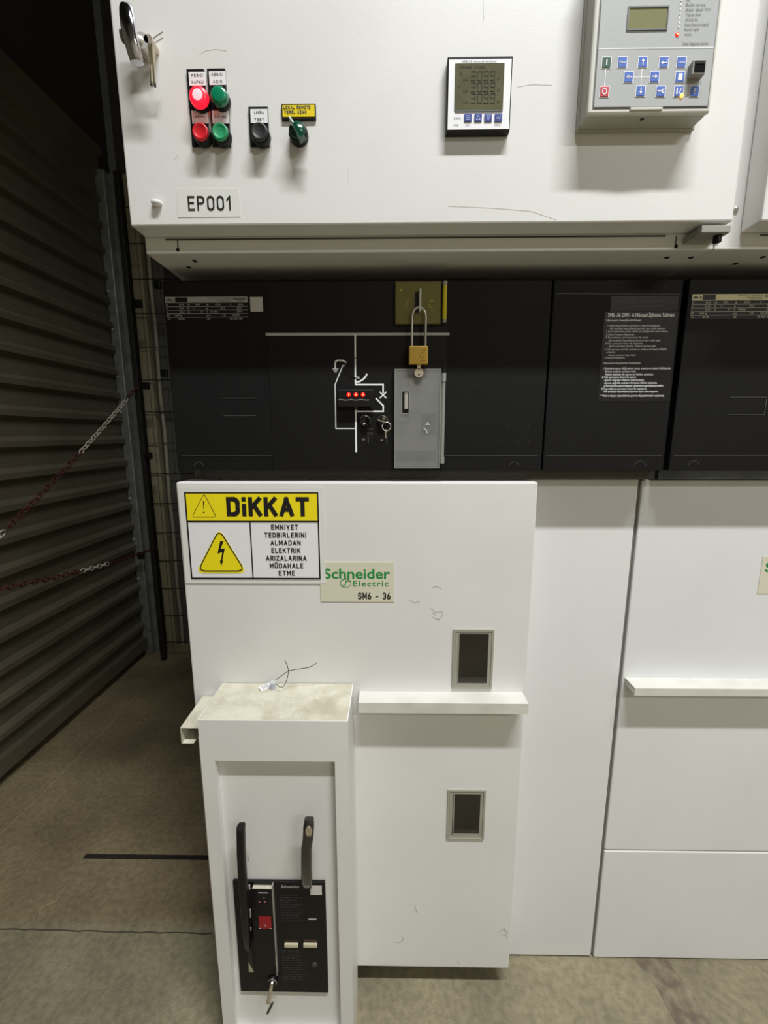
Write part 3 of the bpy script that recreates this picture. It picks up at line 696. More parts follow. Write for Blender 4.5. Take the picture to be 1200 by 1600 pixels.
mb = MB()
for pl in ([(676, 918), (682, 916), (689, 920)], [(640, 938), (648, 942), (655, 940)], [(672, 950), (681, 957), (690, 955), (692, 962), (684, 969), (676, 964)], [(676, 958), (682, 961)], [(683, 966), (686, 969)],
           [(628, 1462), (630, 1469), (624, 1473), (616, 1472)], [(648, 1414), (651, 1426)], [(780, 1456), (787, 1452), (795, 1458)], [(783, 1460), (790, 1462)], [(788, 1450), (792, 1465)], [(715, 1502), (718, 1506)]):
    part(cov, 'scuff', MB().line([(PY(x, y, COV).x, PY(x, y, COV).z) for x, y in pl], .0011, COV, .0002), SCUFF)
def window(x0, y0, x1, y1, ix0_, iy0_, ix1_, iy1_):
    X0, X1, Z0, Z1 = rect(x0, y0, x1, y1, COV)
    a0, a1, b0, b1 = rect(ix0_, iy0_, ix1_, iy1_, COV)
    f_ = part(c1, 'viewing_window', MB().frame(X0, X1, Z0, Z1, .0045, COV-.0035, COV).frame(X0+.005, X1-.005, Z0+.005, Z1-.005, (a0-X0)*.45, COV-.002, COV), WFRAME)
    part(f_, 'pane', MB().box(X0+.004, X1-.004, COV-.0014, COV, Z0+.004, Z1-.004), WGLASS)
    zl_ = Z0+(Z1-Z0)*.19
    part(f_, 'inner_ledge', MB().box(a0+.002, a1-.002, COV-.0017, COV-.0013, b0+.002, zl_), mat('smoked_ledge', (52, 49, 44), .3))
    part(f_, 'inner_frame', MB().frame(a0-.001, a1+.001, b0, b1, .0022, COV-.0022, COV-.001), GREYPL)
window(708.3, 982.5, 768, 1075, 717, 988, 761, 1068.5)
window(699.8, 1233, 755.5, 1310.5, 709.5, 1236, 750, 1303)
# shelf strip
SHELFM = mat('shelf_strip_paint', (212, 211, 203), .5, mott=.12, mscale=18)
SH = COV-.042
zs = PY(560, 1080, COV).z; zs2 = PY(600, 1114.5, SH).z
xs0 = PY(560, 1097, SH).x; xs1 = PY(826, 1100, SH).x
part(c1, 'shelf_strip', MB().prism_x([(COV, zs), (SH, zs), (SH, zs2), (SH+.0016, zs2), (SH+.0016, zs-.0016), (COV, zs-.0016)], xs0, xs1-.002)
     .box(xs1-.002, xs1, SH, COV, zs2, zs), SHELFM)
part(c1, 'base', MB().box(XL+.02, xcov-.10, FLU, FLU+.0165, .002, zcb+.01), BODY)

c2_ = root('switchgear_cubicle', 'neighbouring tall white cubicle with open shelf strip at the right edge', 'electrical cabinet', ((XL+XR)/2+1, FLU, 0))
sx = PY(1003.5, 760, FLU).x; zsp = PY(1060, 1329.5, FLU).z
part(c2_, 'body', MB().box(XR+.004, XR+1, FLU+.017, 1.9, 0, 1.675), BODY)
part(c2_, 'upper_frame', MB().box(XR+.004, XR+.98, FAS+.03, FLU+.016, 1.322, 1.675), BLKPL)
part(c2_, 'top_rail', MB().box(XR+.004, XR+.98, FLU-.03, FLU+.016, zflu+.003, 1.321), mat('blue_grey_rail', (98, 104, 112), .35, metal=.5, mott=.5, mscale=8), 'shiny blue-grey rail under the black panel')
part(c2_, 'side_edge', MB().box(XS, XS+.0035, FLU+.006, FLU+.0165, .006, zflu), BODY)
part(c2_, 'upper_cover', MB().box(XS+.004, XS+1, FLU-.001, FLU+.0165, zsp+.0015, zflu-.001, .003), WHITE2)
part(c2_, 'lower_cover', MB().box(XS+.004, XS+1, FLU-.001, FLU+.0165, .003, zsp-.0015, .003), WHITE2)
zs = PY(1000, 1058.5, FLU).z; SH2 = FLU-.045
zf = PY(1100, 1087.5, SH2).z; xa = PY(976, 1058, FLU).x
part(c2_, 'shelf_strip', MB().prism_x([(FLU-.001, zs), (SH2, zs), (SH2, zf), (SH2+.002, zf), (SH2+.002, zs-.002), (FLU-.001, zs-.002)], xa, XR+.98)
     .box(xa, xa+.0015, SH2+.002, FLU-.001, zf+.004, zs-.001), SHELFM)

# brand plate 2 at right edge
def brand(X0, X1, Z0, Z1, d, label, pix=None, left_cut=0):
    r = root('brand_plate', label, 'sign', ((X0+X1)/2, d, Z0))
    part(r, 'plate', MB().box(X0, X1, d-.0012, d-.0001, Z0, Z1, .0003), CREAM)
    w_ = X1-X0; h = Z1-Z0; dd = d-.0017
    g = MB(); tx0 = X0+w_*.055
    text(g, 'Schneider', tx0, X0+w_*.945, Z0+h*.60, h*.235, dd, .018)
    text(g, 'Electric', X0+w_*.445, X0+w_*.925, Z0+h*.405, h*.135, dd, .004, sp=1.1)
    # stylised leaf-like emblem: two opposed strokes in a ring
    ex, ez, er = X0+w_*.345, Z0+h*.475, h*.11
    def arc(a0, a1, cx, cz, rx, rz, wd):
        g.line([(cx+rx*math.cos(math.radians(a)), cz+rz*math.sin(math.radians(a))) for a in range(a0, a1+1, 15)], wd, dd+.0003, .0003)
    arc(20, 200, ex, ez, er*1.15, er, .0014); arc(200, 380, ex, ez, er*1.15, er*.95, .0007)
    g.line([(ex-er*.9, ez-er*.6), (ex-er*.1, ez-er*.5), (ex+er*.1, ez+er*.45), (ex+er*.95, ez+er*.6)], .0018, dd+.0003, .0003)
    part(r, 'logo', g, GRN, 'green printed company name and emblem')
    k = MB(); stroke(k, 'SM6 - 36', X0+w_*.51, X0+w_*.95, Z0+h*.075, h*.165, dd+.0003, .15); part(r, 'lettering', k, INKB, 'black model lettering')
    return r
X0, X1, Z0, Z1 = rect(499.3, 878, 616, 940.5, COV)
brand(X0, X1, Z0, Z1, COV, 'cream brand plate partly tucked beside the yellow warning sign')
q = PY(1192, 868, FLU-.001); q2 = PY(1188, 927.5, FLU-.001)
brand(q.x, q.x+(X1-X0), q2.z, q2.z+(Z1-Z0), FLU-.001, 'cream plate sliver at the right edge of the photo')

# ---------------- warning sign
SD = COV-.0012 - .0008
r = root('warning_sign', 'yellow and white DİKKAT electrical warning sign on the white cover', 'warning sign', tuple(PY(395, 911, COV)))
X0, X1, Z0, Z1 = rect(281, 761, 508, 911.5, COV); X1 = PY(507.3, 840, COV).x; X0 = PY(281, 790, COV).x
part(r, 'clear_backing', MB().box(X0, X1, COV-.002, COV-.0013, Z0, Z1).box(X0+.002, X0+.08, COV-.0013, COV-.0001, Z0+.002, Z1-.002), STICK)
fx0, fx1, fz0, fz1 = rect(290.6, 768.6, 498.6, 904.6, COV-.002); fx0 = PY(293.5, 836, COV-.002).x; fx1 = PY(499.3, 836, COV-.002).x
D0 = COV-.002
part(r, 'white_panel', MB().box(fx0, fx1, D0-.0005, D0, fz0, fz1), PAPER)
zb_ = PY(395, 815, D0).z
part(r, 'header_band', MB().box(fx0+.001, fx1-.001, D0-.0008, D0-.0004, zb_, fz1-.001), YEL, 'yellow header band')
mb = MB().frame(fx0, fx1, fz0, fz1, .0028, D0-.0013, D0-.0006); mb.box(fx0, fx1, D0-.0013, D0-.0006, zb_-.0012, zb_+.0020)
xd = PY(393.3, 860, D0).x; mb.box(xd-.0012, xd+.0012, D0-.0013, D0-.0006, fz0, zb_)
part(r, 'border', mb, INKB)
D1 = D0-.0008
def rtri(pxs, wd, d, m_, name, t=.0004, fill=None, off=.0, rad=.14):
    P_ = [Vector((PY(x, y, d).x, PY(x, y, d).z)) for x, y in pxs]; out = []
    for i in range(3):
        p = P_[i]; a = P_[i-1]; b = P_[(i+1) % 3]
        ra = p+(a-p)*rad; rb = p+(b-p)*rad
        for k in range(7):
            t_ = k/6; out.append(tuple(ra*(1-t_)**2+p*2*t_*(1-t_)+rb*t_**2))
    mb = MB()
    if fill: mb.prism(out, d-t, d)
    else: mb.line(out+[out[0]], wd, d, t)
    return mb
part(r, 'warning_triangle', rtri([(319, 771), (300, 807.5), (338, 807.5)], .0008, D1, None, 'x', rad=.12), INKB)
mb = MB(); e0 = PY(318.3, 783, D1); e1 = PY(318.5, 796, D1); e2 = PY(318.5, 800.5, D1)
mb.prism([(e0.x-.0016, e0.z), (e0.x+.0016, e0.z), (e1.x+.0004, e1.z), (e1.x-.0004, e1.z)], D1-.0004, D1)
mb.lathe((e2.x, D1, e2.z), [(.0016, 0), (.0016, .0004), (0, .00041)], 14)
part(r, 'exclamation_mark', mb, INKB)
part(r, 'triangle_halo', rtri([(342.5, 824.5), (305.5, 896), (386.5, 896)], 0, D0-.0005, None, 'x', fill=1, rad=.17), mat('halo_yellow', (240, 226, 60), .5))
part(r, 'triangle_fill', rtri([(342.5, 826.5), (308, 893.5), (384, 893.5)], 0, D0-.0009, None, 'x', fill=1, rad=.17), YEL)
part(r, 'hazard_triangle', rtri([(342.4, 827.5), (309.5, 892), (382.8, 892)], .0020, D0-.0013, None, 'x', rad=.17), INKB)
bl = [(344, 845.6), (349.3, 845.6), (344.8, 857.5), (351.3, 857), (347.4, 876), (349.2, 875.5), (345.6, 884), (343.6, 875.2), (345.4, 876), (347.3, 862.5), (340, 864.8)]
part(r, 'lightning_bolt', MB().prism([(PY(x, y, D0-.0013).x, PY(x, y, D0-.0013).z) for x, y in bl], D0-.0017, D0-.0013), INKB)
mb = MB()
pstroke(mb, 'DİKKAT', 353, 776.6, 483.5, 806.5, D1, wt=.215, gap=.17)
part(r, 'heading', mb, INKB, 'heavy black heading')
mb = MB()
for (s, xa, xb, y) in (('EMNİYET', 423.5, 466, 823.6), ('TEDBİRLERİNİ', 413, 478.5, 836), ('ALMADAN', 422.5, 470, 848), ('ELEKTRİK', 424, 469.5, 860), ('ARIZALARINA', 415.5, 479, 872), ('MÜDAHALE', 421.5, 474, 883.8), ('ETME', 435.5, 461, 895.3)):
    pstroke(mb, s, xa, y-3.9, xb, y+3.9, D0-.0005, wt=.175)
part(r, 'lettering', mb, INKB)

# ================================================================== CONTROL FASCIAS
zft = PY(600, 436, FAS).z; zfb = PY(600, 735.5, FAS).z; zlip = PY(600, 712, FAS).z
xsm = PY(855, 600, FAS).x      # seam between operating panel and instruction panel
def emboss(x0, y0, x1, y1, d, sides='tb'):
    X0, X1, Z0, Z1 = rect(x0, y0, x1, y1, d); m = MB(); w_ = .0009
    if 't' in sides: m.box(X0, X1, d-.0009, d, Z1-w_, Z1)
    if 'b' in sides: m.box(X0, X1, d-.0009, d, Z0, Z0+w_*.7)
    if 'r' in sides: m.box(X1-w_, X1, d-.0009, d, Z0, Z1)
    return m
f1 = root('control_panel', 'wide black operating panel with white line diagram and padlocked flap', 'control panel', ((XL+xsm)/2, FAS, zfb))
plate = part(f1, 'front_plate', MB().box(XL+.001, xsm-.0018, FAS, FAS+.026, zfb, zft, .002), BLACKP)
mx0 = PY(421, 600, FAS).x; mx1 = PY(697, 600, FAS).x
MP = FAS-.0012
mim = part(f1, 'diagram_plate', MB().box(mx0, mx1, MP, FAS-.0001, zfb+.0015, zft-.004, .0004), BLACKM)
m = emboss(347, 622, 400, 650, FAS)
lw = .0007
m.box(XL+.012, mx0-.0015, FAS-.0008, FAS, zlip, zlip+lw); m.box(mx1+.002, xsm-.010, FAS-.0008, FAS, zlip, zlip+lw)
for px in (311, 803):
    c = PY(px, 727, FAS)
    m.line([(c.x+.0105*math.cos(math.radians(a)), c.z-.004+.0105*math.sin(math.radians(a))) for a in range(20, 161, 14)], .0006, FAS, .0005)
part(plate, 'embossed_line', m, EDGE, 'thin grey raised lines')
m = MB()
for px, py in ((795, 667), (826, 667), (783, 690), (808, 690), (826, 690)):
    c = PY(px, py, FAS); part(plate, 'rivet_hole', MB().box(c.x-.002, c.x+.002, FAS-.0003, FAS+.001, c.z-.0015, c.z+.0015), INKB)
# diagram
def L(*p, d=MP): return [(PY(x, y, d).x, PY(x, y, d).z) for x, y in p]
m = MB()
m.line(L((417, 522.5), (700.5, 522)), .0046, MP)
part(mim, 'busbar_line', m, INKG, 'pale grey busbar line')
m = MB()
m.line(L((555, 524), (555.3, 588)), .0030, MP)
m.line(L((556, 590), (560.5, 590)), .0030, MP)
m.line(L((573, 585), (571, 589), (567, 593), (562, 596), (556, 597)), .0032, MP)
m.line(L((555.3, 594), (555.5, 601), (598.6, 601), (598.6, 613)), .0030, MP)
m.line(L((594, 613), (603, 621.5)), .0024, MP); m.line(L((603, 613), (594, 621.5)), .0024, MP)
m.line(L((588, 623), (598.8, 634), (598.8, 642.7), (556.3, 642.7)), .0030, MP)
m.line(L((555.8, 640), (556.6, 705)), .0034, MP)
m.line(L((538, 571.5), (535.5, 571.5), (523.6, 601), (524.8, 669.5), (556, 669.5)), .0018, MP)
m.line(L((541, 566.6), (535.5, 563.3), (528, 563), (525, 564.5), (523.8, 567.5), (523.8, 575)), .0028, MP)
m.line(L((520, 576.5), (528.2, 576.5)), .0013, MP); m.line(L((521.5, 579), (526.8, 579)), .0013, MP); m.line(L((522.6, 581.3), (525.7, 581.3)), .0011, MP)
part(mim, 'diagram_line', m, INKW, 'white line diagram')
c = PY(555.3, 575, MP)
m = MB(); m.line([(c.x+.0205*math.cos(t), c.z+.0185*math.sin(t)) for t in [i*math.pi/20 for i in range(41)]], .0011, MP-.0002, .0005)
part(mim, 'position_disc', m, BLKGL, 'black ring around the switch symbol')
# voltage indicator
VD = MP-.012
X0, X1, Z0, Z1 = rect(528, 609, 584, 639, MP-.006)
vi = part(f1, 'voltage_indicator', MB().box(X0, X1, VD+.004, MP, Z0, Z1, .001), BLKPL)
part(vi, 'indicator_hood', MB().prism_x([(VD+.004, Z1-.0185), (VD-.002, Z1-.0205), (VD-.002, Z0+.004), (VD+.004, Z0+.001)], X0+.001, X1-.006), BLKGL)
m = MB(); n = 14
m.tube([(X0+.001+(X1-X0-.010)*i/n, VD-.0024, Z1-.0200+.0007*math.sin(i*1.35)) for i in range(n+1)], .0007, 6)
part(vi, 'indicator_lip', m, GREYPL, 'pale wavy lip')  # pale wavy line across the front of the hood
for px in (544.8, 556, 567.2):
    c = PY(px, 616.8, VD+.004)
    part(vi, 'indicator_light', MB().lathe((c.x, VD+.004, c.z), [(.0042, 0), (.0040, .002), (.0026, .0035), (0, .004)], 18), LEDR, 'lit red indicator')
for px in (543.8, 555, 566.3):
    c = PY(px+.8, 616.8, VD-.0005)
    part(vi, 'indicator_core', MB().lathe((c.x, VD+.0005, c.z), [(.0019, 0), (0, .0006)], 12), LEDC)
# key switches
for px, py, bx, n_ in ((570.6, 657.8, (563.5, 682, 576, 693), 'A'), (598.2, 658, (592, 682, 605, 693.5), 'B')):
    c = PY(px, py, MP-.004)
    ks = part(f1, 'key_switch', MB().lathe((c.x, MP, c.z), [(.0112, 0), (.0112, .006), (.0098, .0085), (.0075, .0085), (.0072, .006), (0, .006)], 28), BLKGL)
    m = MB(); m.tube([(c.x+.0106*math.cos(t), MP-.0082, c.z+.0106*math.sin(t)) for t in [math.radians(-25+i*15) for i in range(13)]], .0004, 5)
    part(ks, 'switch_rim', m, EDGE)
    X0, X1, Z0, Z1 = rect(bx[0], bx[1], bx[2], bx[3], MP)
    tg = MB().box(X1-.0015, X1, MP-.002, MP, Z0, Z1)
    part(f1, 'tag_edge', tg, EDGE)
    m = MB(); text(m, 'O5', X0+.003, X0+.0085, Z0+.0062, .0030, MP-.0012, .02); part(f1, 'tag_lettering', m, INKG)
m = MB()
for y in (669.5, 671.5, 676.5, 678.8): m.line(L((573.5, y), (583.5, y)), .0006, MP, .0003)
part(mim, 'fine_print', m, INKD)
# key with ring
r = root('key_on_ring', 'small key with a steel ring in the right key switch', 'key', tuple(PY(603, 685, MP)))
a = PY(590.5, 656.3, MP-.022); b = PY(601, 660, MP-.030); c = PY(598.2, 658, MP-.006)
part(r, 'inserted_key', MB().tube([(c.x, MP-.0055, c.z), (c.x, MP-.02, c.z)], .0018, 6).tube([a, b], .0016, 6), BRASSK)
c = PY(603.8, 666.3, MP-.030)
part(r, 'ring', MB().tube([(c.x+.0083*math.cos(t), c.y+.003*math.sin(t), c.z+.0083*math.sin(t)) for t in [i*math.pi/14 for i in range(28)]], .0006, 6, closed=True), STEEL)
a = PY(602.3, 671, MP-.028); b = PY(602.6, 684.5, MP-.022)
part(r, 'hanging_key', MB().box(a.x-.0012, a.x+.0016, a.y-.001, a.y+.003, b.z, a.z, .0004), BRASSK)

# yellow hinged flap
YD = MP-.007
X0, X1, Z0, Z1 = rect(617.8, 440, 688.5, 506, YD)
# base behind
part(f1, 'flap_base', MB().box(X0+.002, X1-.002, MP-.003, MP, Z0+.002, Z1-.002), mat('dark_olive_base', (70, 68, 40), .6))
yf = part(f1, 'yellow_flap', MB().box(X0, X1, YD, YD+.002, Z0, Z1, .0006).frame(X0, X1, Z0, Z1, .0012, YD, MP-.0005), YFLAP, 'translucent yellow flap')
m = MB(); m.line(L((675, 465), (675, 471), d=YD), .0008, YD, .0002); m.line(L((671, 470.5), (679, 469.5), d=YD), .0008, YD, .0002); m.line(L((669, 475), (675, 482), (675, 486), d=YD), .0009, YD, .0002)
text(m, 'I', PY(626, 455, YD).x, PY(628, 455, YD).x, PY(626, 455, YD).z, .004, YD-.0003)
m.line(L((633, 480), (638, 468), d=YD), .0006, YD, .0002)
part(yf, 'symbol', m, mat('pale_yellow_mark', (190, 180, 70), .5))
X0, X1, Z0, Z1 = rect(690.5, 442.5, 699, 504, YD)
hn = part(yf, 'hinge', MB().cyl(((X0+X1)/2, YD, Z0+.006), ((X0+X1)/2, YD, Z1-.004), .0042), YHINGE, 'glossy yellow hinge barrel')
part(f1, 'hinge_pin', MB().cyl(((X0+X1)/2, YD, Z0), ((X0+X1)/2, YD, Z0+.006), .0038).cyl(((X0+X1)/2, YD, Z1-.004), ((X0+X1)/2, YD, Z1+.003), .0044).box((X0+X1)/2-.003, (X0+X1)/2+.003, YD, MP, Z0+.001, Z0+.005), GREYPL)
X0, X1, Z0, Z1 = rect(648, 456, 661, 489, YD)
part(yf, 'slot', MB().box(X0, X0+.006, YD-.0005, YD+.001, Z0, Z1), INKB, 'dark slot')
part(f1, 'lock_tongue', MB().box((X0+X1)/2+.000, (X0+X1)/2+.0035, YD-.012, MP-.003, Z0+.0, Z1+.003, .0005), STEEL, 'steel locking tongue')
tx = (X0+X1)/2+.0018; tz = Z0+.004
# padlock
PD = YD-.008
r = root('padlock', 'brass padlock with long steel shackle hanging from the yellow flap', 'padlock', tuple(PY(653, 570, PD)))
X0, X1, Z0, Z1 = rect(638.5, 540.5, 669, 569.5, PD-.007)
part(r, 'body', MB().box(X0, X1, PD-.007, PD+.007, Z0, Z1, .0022, 3), BRASS, 'brass body')
la = PY(643.8, 520, PD).x; lb = PY(665, 520, PD).x; zt = PY(655, 480, PD).z; rr = (lb-la)/2; cxx = (la+lb)/2
pts_ = [(la, PD, Z1-.002), (la, PD, zt-rr*1.5)]+[(cxx-rr*math.cos(t), PD, zt-rr*1.35+rr*1.35*math.sin(t)) for t in [i*math.pi/14 for i in range(0, 15)]]+[(lb, PD, zt-rr*1.5), (lb, PD, Z1-.002)]
part(r, 'shackle', MB().tube(pts_, .0021, 10), STEEL, 'long steel shackle')
m = MB()
m.line([(X0+(X1-X0)*.60, Z0+(Z1-Z0)*.2), (X0+(X1-X0)*.9, Z0+(Z1-Z0)*.2)], .0008, PD-.007, .0002)
m.line([((X0+X1)/2+.0065+.004*math.cos(t), (Z0+Z1)/2+.005*math.sin(t)) for t in [i*math.pi/8 for i in range(17)]], .0007, PD-.007, .0002)
m.line([(X0+(X1-X0)*.64, Z0+(Z1-Z0)*.75), (X0+(X1-X0)*.88, Z0+(Z1-Z0)*.78)], .0008, PD-.007, .0002)
part(r, 'engraving', m, mat('engraved_brass', (120, 84, 24), .5, metal=.7))
c = PY(654.5, 582.5, PD); Rk = .0086
kk = part(r, 'key', MB().cyl((c.x, PD+.0009, c.z), (c.x, PD-.0009, c.z), Rk, n=28).box(c.x-.0035, c.x+.0035, PD-.0009, PD+.0009, c.z+Rk*.8, Z0+.001), NICKEL, 'dull silver key in the keyhole')
part(kk, 'key_hole', MB().cyl((c.x, PD-.0012, c.z-.003), (c.x, PD+.0005, c.z-.003), .0019, n=16), INKB)

# clear hinged flap
CD = MP-.010
X0, X1, Z0, Z1 = rect(616.6, 576.5, 686.5, 731.5, CD)
part(f1, 'flap_base', MB().box(X0+.002, X1-.001, MP-.002, MP, Z0+.002, Z1-.002), mat('grey_flap_base', (98, 99, 97), .5))
sx0, sx1, sz0, sz1 = rect(628.5, 612, 638.5, 645.5, CD)
fl = MB()
fl.box(X0, sx0, CD, CD+.0022, Z0, Z1).box(sx1, X1, CD, CD+.0022, Z0, Z1).box(sx0, sx1, CD, CD+.0022, Z0, sz0).box(sx0, sx1, CD, CD+.0022, sz1, Z1)
cf = part(f1, 'clear_flap', fl, CFLAP, 'scuffed clear plastic flap, greyed to show glare')
m = MB().frame(X0, X1, Z0, Z1, .0012, CD-.0006, MP-.002)
m.frame(sx0-.0015, sx1+.0015, sz0-.002, sz1+.002, .0009, CD-.0006, CD+.001)
m.box(X0+.001, X1-.002, CD-.0005, CD, Z0+.004, Z0+.0046)
part(cf, 'rim', m, CEDGE, 'bright plastic edges')
part(f1, 'slot_recess', MB().box(sx0, sx1, MP-.0026, MP-.0019, sz0, sz1), INKB, 'black slot')
part(f1, 'slot_lever', MB().box(sx0+.0045, sx1-.0015, CD+.002, MP-.002, sz0+.008, sz1-.001, .0005), STEEL, 'steel lever in the slot')
a0, a1, b0, b1 = rect(657.5, 646, 681, 679.5, MP-.002)
sp_ = part(f1, 'symbol_plate', MB().box(a0, a1, MP-.0026, MP-.0019, b0, b1), mat('symbol_dark', (20, 20, 22), .5))
m = MB(); m.line(L((665, 663.3), (671.5, 663.3), d=CD), .0010, CD-.0002, .0002); m.prism([p for p in L((667, 662.5), (669.6, 662.5), (668.3, 659), d=CD)], CD-.0004, CD-.0002)
m.line(L((662, 669), (666.5, 672.5), (667, 676.5), d=CD), .0011, CD-.0002, .0002)
part(cf, 'symbol', m, INKW)
a0, a1, b0, b1 = rect(618, 704.5, 682, 720, MP-.002)
part(f1, 'lower_plate', MB().box(a0+.001, a1-.001, MP-.0026, MP-.0019, b0, b1), mat('lower_dark', (36, 36, 38), .5))
X0, X1, Z0, Z1 = rect(688, 575, 696, 731.5, CD); cxh = (X0+X1)/2
hn = part(cf, 'hinge', MB().cyl((cxh, CD, Z0+.010), (cxh, CD, Z1-.010), .0036), CEDGE, 'clear hinge barrel')
part(f1, 'hinge_pin', MB().cyl((cxh, CD, Z0), (cxh, CD, Z0+.009), .0044).cyl((cxh, CD, Z1-.008), (cxh, CD, Z1+.001), .0046).box(cxh-.003, cxh+.003, CD, MP, Z0+.001, Z0+.006).box(cxh-.003, cxh+.003, CD, MP, Z1-.006, Z1), BLKPL)
part(cf, 'hinge_collar', MB().cyl((cxh, CD, Z0+.0095), (cxh, CD, Z0+.022), .0046).cyl((cxh, CD, Z1-.025), (cxh, CD, Z1-.0095), .0046).box(cxh-.006, cxh, CD, CD+.002, Z0+.010, Z1-.010), CEDGE)

# instruction panel
f2 = root('instruction_board', 'plain black panel carrying the printed operating instructions', 'control panel', ((xsm+XR)/2, FAS, zfb))
pl2 = part(f2, 'front_plate', MB().box(xsm+.0012, XR-.006, FAS, FAS+.026, zfb, zft, .002), BLACKP)
m = MB().box(xsm+.006, XR-.012, FAS-.0008, FAS, zlip, zlip+lw)
m.line(L((869, 458.7), (1062, 459.5), d=FAS), .0006, FAS, .0003)
c = PY(1000, 727, FAS); m.line([(c.x+.0115*math.cos(math.radians(a)), c.z-.003+.0115*math.sin(math.radians(a))) for a in range(10, 171, 14)], .0006, FAS, .0005)
part(pl2, 'embossed_line', m, EDGE, 'thin grey raised lines')
c = PY(1030, 449, FAS); m = MB(); m.line([(c.x+.010*math.cos(t), c.z+.010*math.sin(t)) for t in [i*math.pi/12 for i in range(25)]], .0005, FAS, .0003); part(pl2, 'knockout_ring', m, BLKPL)
# neighbour fascia
f3 = root('control_panel', 'black operating panel of the neighbouring cubicle at the right edge', 'control panel', (XR+.4, FAS, zfb))
pl3 = part(f3, 'front_plate', MB().box(XR+.005, XR+.9, FAS, FAS+.026, zfb, zft, .002), BLACKP)
part(pl3, 'embossed_rectangle', emboss(1141, 620.5, 1194, 648, FAS, 'tbr'), EDGE)
m = MB().box(XR+.012, XR+.35, FAS-.0008, FAS, zlip, zlip+lw)
for px, py in ((1084, 727), ):
    c = PY(px, py, FAS); m.line([(c.x+.0115*math.cos(math.radians(a)), c.z-.003+.0115*math.sin(math.radians(a))) for a in range(10, 171, 14)], .0006, FAS, .0005)
part(pl3, 'embossed_line', m, EDGE, 'thin grey raised lines')
c = PY(1121, 447, FAS); m = MB(); m.line([(c.x+.010*math.cos(t), c.z+.010*math.sin(t)) for t in [i*math.pi/12 for i in range(25)]], .0005, FAS, .0003); part(pl3, 'knockout_ring', m, BLKPL)

# ---------------- instruction label
ID = FAS-.0006
r = root('instruction_label', 'black label with paragraphs of small white print', 'label', tuple(PY(990, 628, FAS)))
X0 = PY(939, 560, ID).x; X1 = PY(1052.5, 560, ID).x; Z1 = PY(1000, 487, ID).z; Z0 = PY(1000, 627.5, ID).z
part(r, 'backing', MB().box(X0, X1, ID, FAS-.0001, Z0, Z1), mat('label_black_film', (20, 20, 22), .4, spec=.3))
m = MB(); T = ID-.0005
def row(s, y, xa, xb, m, h=2.9, bold=0):
    # positions measured on the photo at height y; xa/xb pixel ends
    ptext(m, s, xa, y-h/2, xb, y+h/2, ID, bold)
row('SM6 -36 DM1- A Hücresi İşletme Talimatı', 492.3, 950, 1053, m, 5.0, .02)
row('Hücrenin Enerjilendirilmesi', 500.5, 947.5, 1001.5, m, 2.9, .015)
rows = [('1.Hücre topraklama ayırıcısını levye ile kapatınız.', 508.7, 948.5, 1031.5), ('-Alt taraftaki topraklama ayırıcısı aynı anda kapanır.', 513.2, 952, 1039.5), ('2.Kesici şalterinin yukarı çekilip kurulduğundan emin olunuz.', 517.8, 947, 1043.5),
        ('3.Hücre kapısını kapatınız.', 522.7, 946.8, 991), ('4.Topraklama ayırıcısını levye ile açınız.', 527.2, 946, 1013.5), ('-Alt taraftaki topraklama ayırıcısı aynı anda açar.', 531.8, 950, 1032), ('5.Yük ayırıcısını levye ile kapatınız.', 536.5, 945.5, 1004.5),
        ('-Ayırıcı sol kilidi çözülür, anahtar serbest kalır.', 541, 950.5, 1025), ('6.Yük ayırıcısı sol kilit anahtarını kullanarak kesici kilidini', 545.5, 944.7, 1041), ('çözünüz.', 550.3, 947.5, 961.5), ('-Kesici anahtarı hapis kalır.', 554.7, 949.5, 993.5), ('7.Kesiciyi kapatınız.', 558.9, 944, 976.5)]
for t_ in rows: row(*t_, m, 2.7)
row('Hücrenin Enerjisinin Kesilmesi', 567.3, 942.5, 1000, m, 2.9, .015)
rows = [('1.Kesicinin açma düğmesine basıp anahtarını alarak kilitleyiniz.', 575.5, 942.5, 1048), ('-Kesici anahtarı serbest kalır.', 580.5, 944.5, 994), ('-Kesici anahtarı ile ayırıcı sol kilidini çözünüz.', 584.8, 945, 1020.5), ('2.Yük ayırıcısını levye ile açınız.', 589.3, 940.5, 994), ('-Ayırıcı sağ kilit anahtarı serbest kalır.', 593.8, 943.5, 1006.5),
        ('-Ayırıcı sağ kilit anahtarı ile kesici kilidini çözünüz.', 598.2, 943.2, 1026.5), ('-Kesici boşta açma kapama işlemlerini gerçekleştirebilir.', 602.6, 943, 1036.5), ('3.Topraklama ayırıcısını levye ile kapatınız.', 607.3, 939.5, 1010.5), ('-Alt taraftaki topraklama ayırıcısı aynı anda kapanır.', 611.6, 942, 1028.5), ('* Hücre hapis, topraklama ayırıcısı kapatılmadan açılamaz.', 618.2, 938, 1037.5)]
for t_ in rows: row(*t_, m, 2.9, .006)
part(r, 'lettering', m, INKW)
r = root('maker_label', 'dim black label with three centred grey lines above the instructions', 'label', tuple(PY(1005, 486, FAS)))
X0b = PY(954, 475, ID).x; X1b = PY(1060, 475, ID).x
part(r, 'backing', MB().box(X0b, X1b, ID, FAS-.0001, Z1+.0005, PY(1000, 462.5, ID).z), mat('label_black_dim', (19, 19, 20), .45, spec=.3))
m = MB(); row('AG-HÜCRE', 465.5, 999.5, 1019.5, m, 3); row('TEKİRDAĞ İLDA / TEKNİK DANIŞMANLIĞI İLE', 472, 965, 1053.5, m, 3); row('ÜRETİLMİŞ VE TEST EDİLMİŞTİR', 478.8, 978.5, 1038.5, m, 3)
part(r, 'lettering', m, INKD)

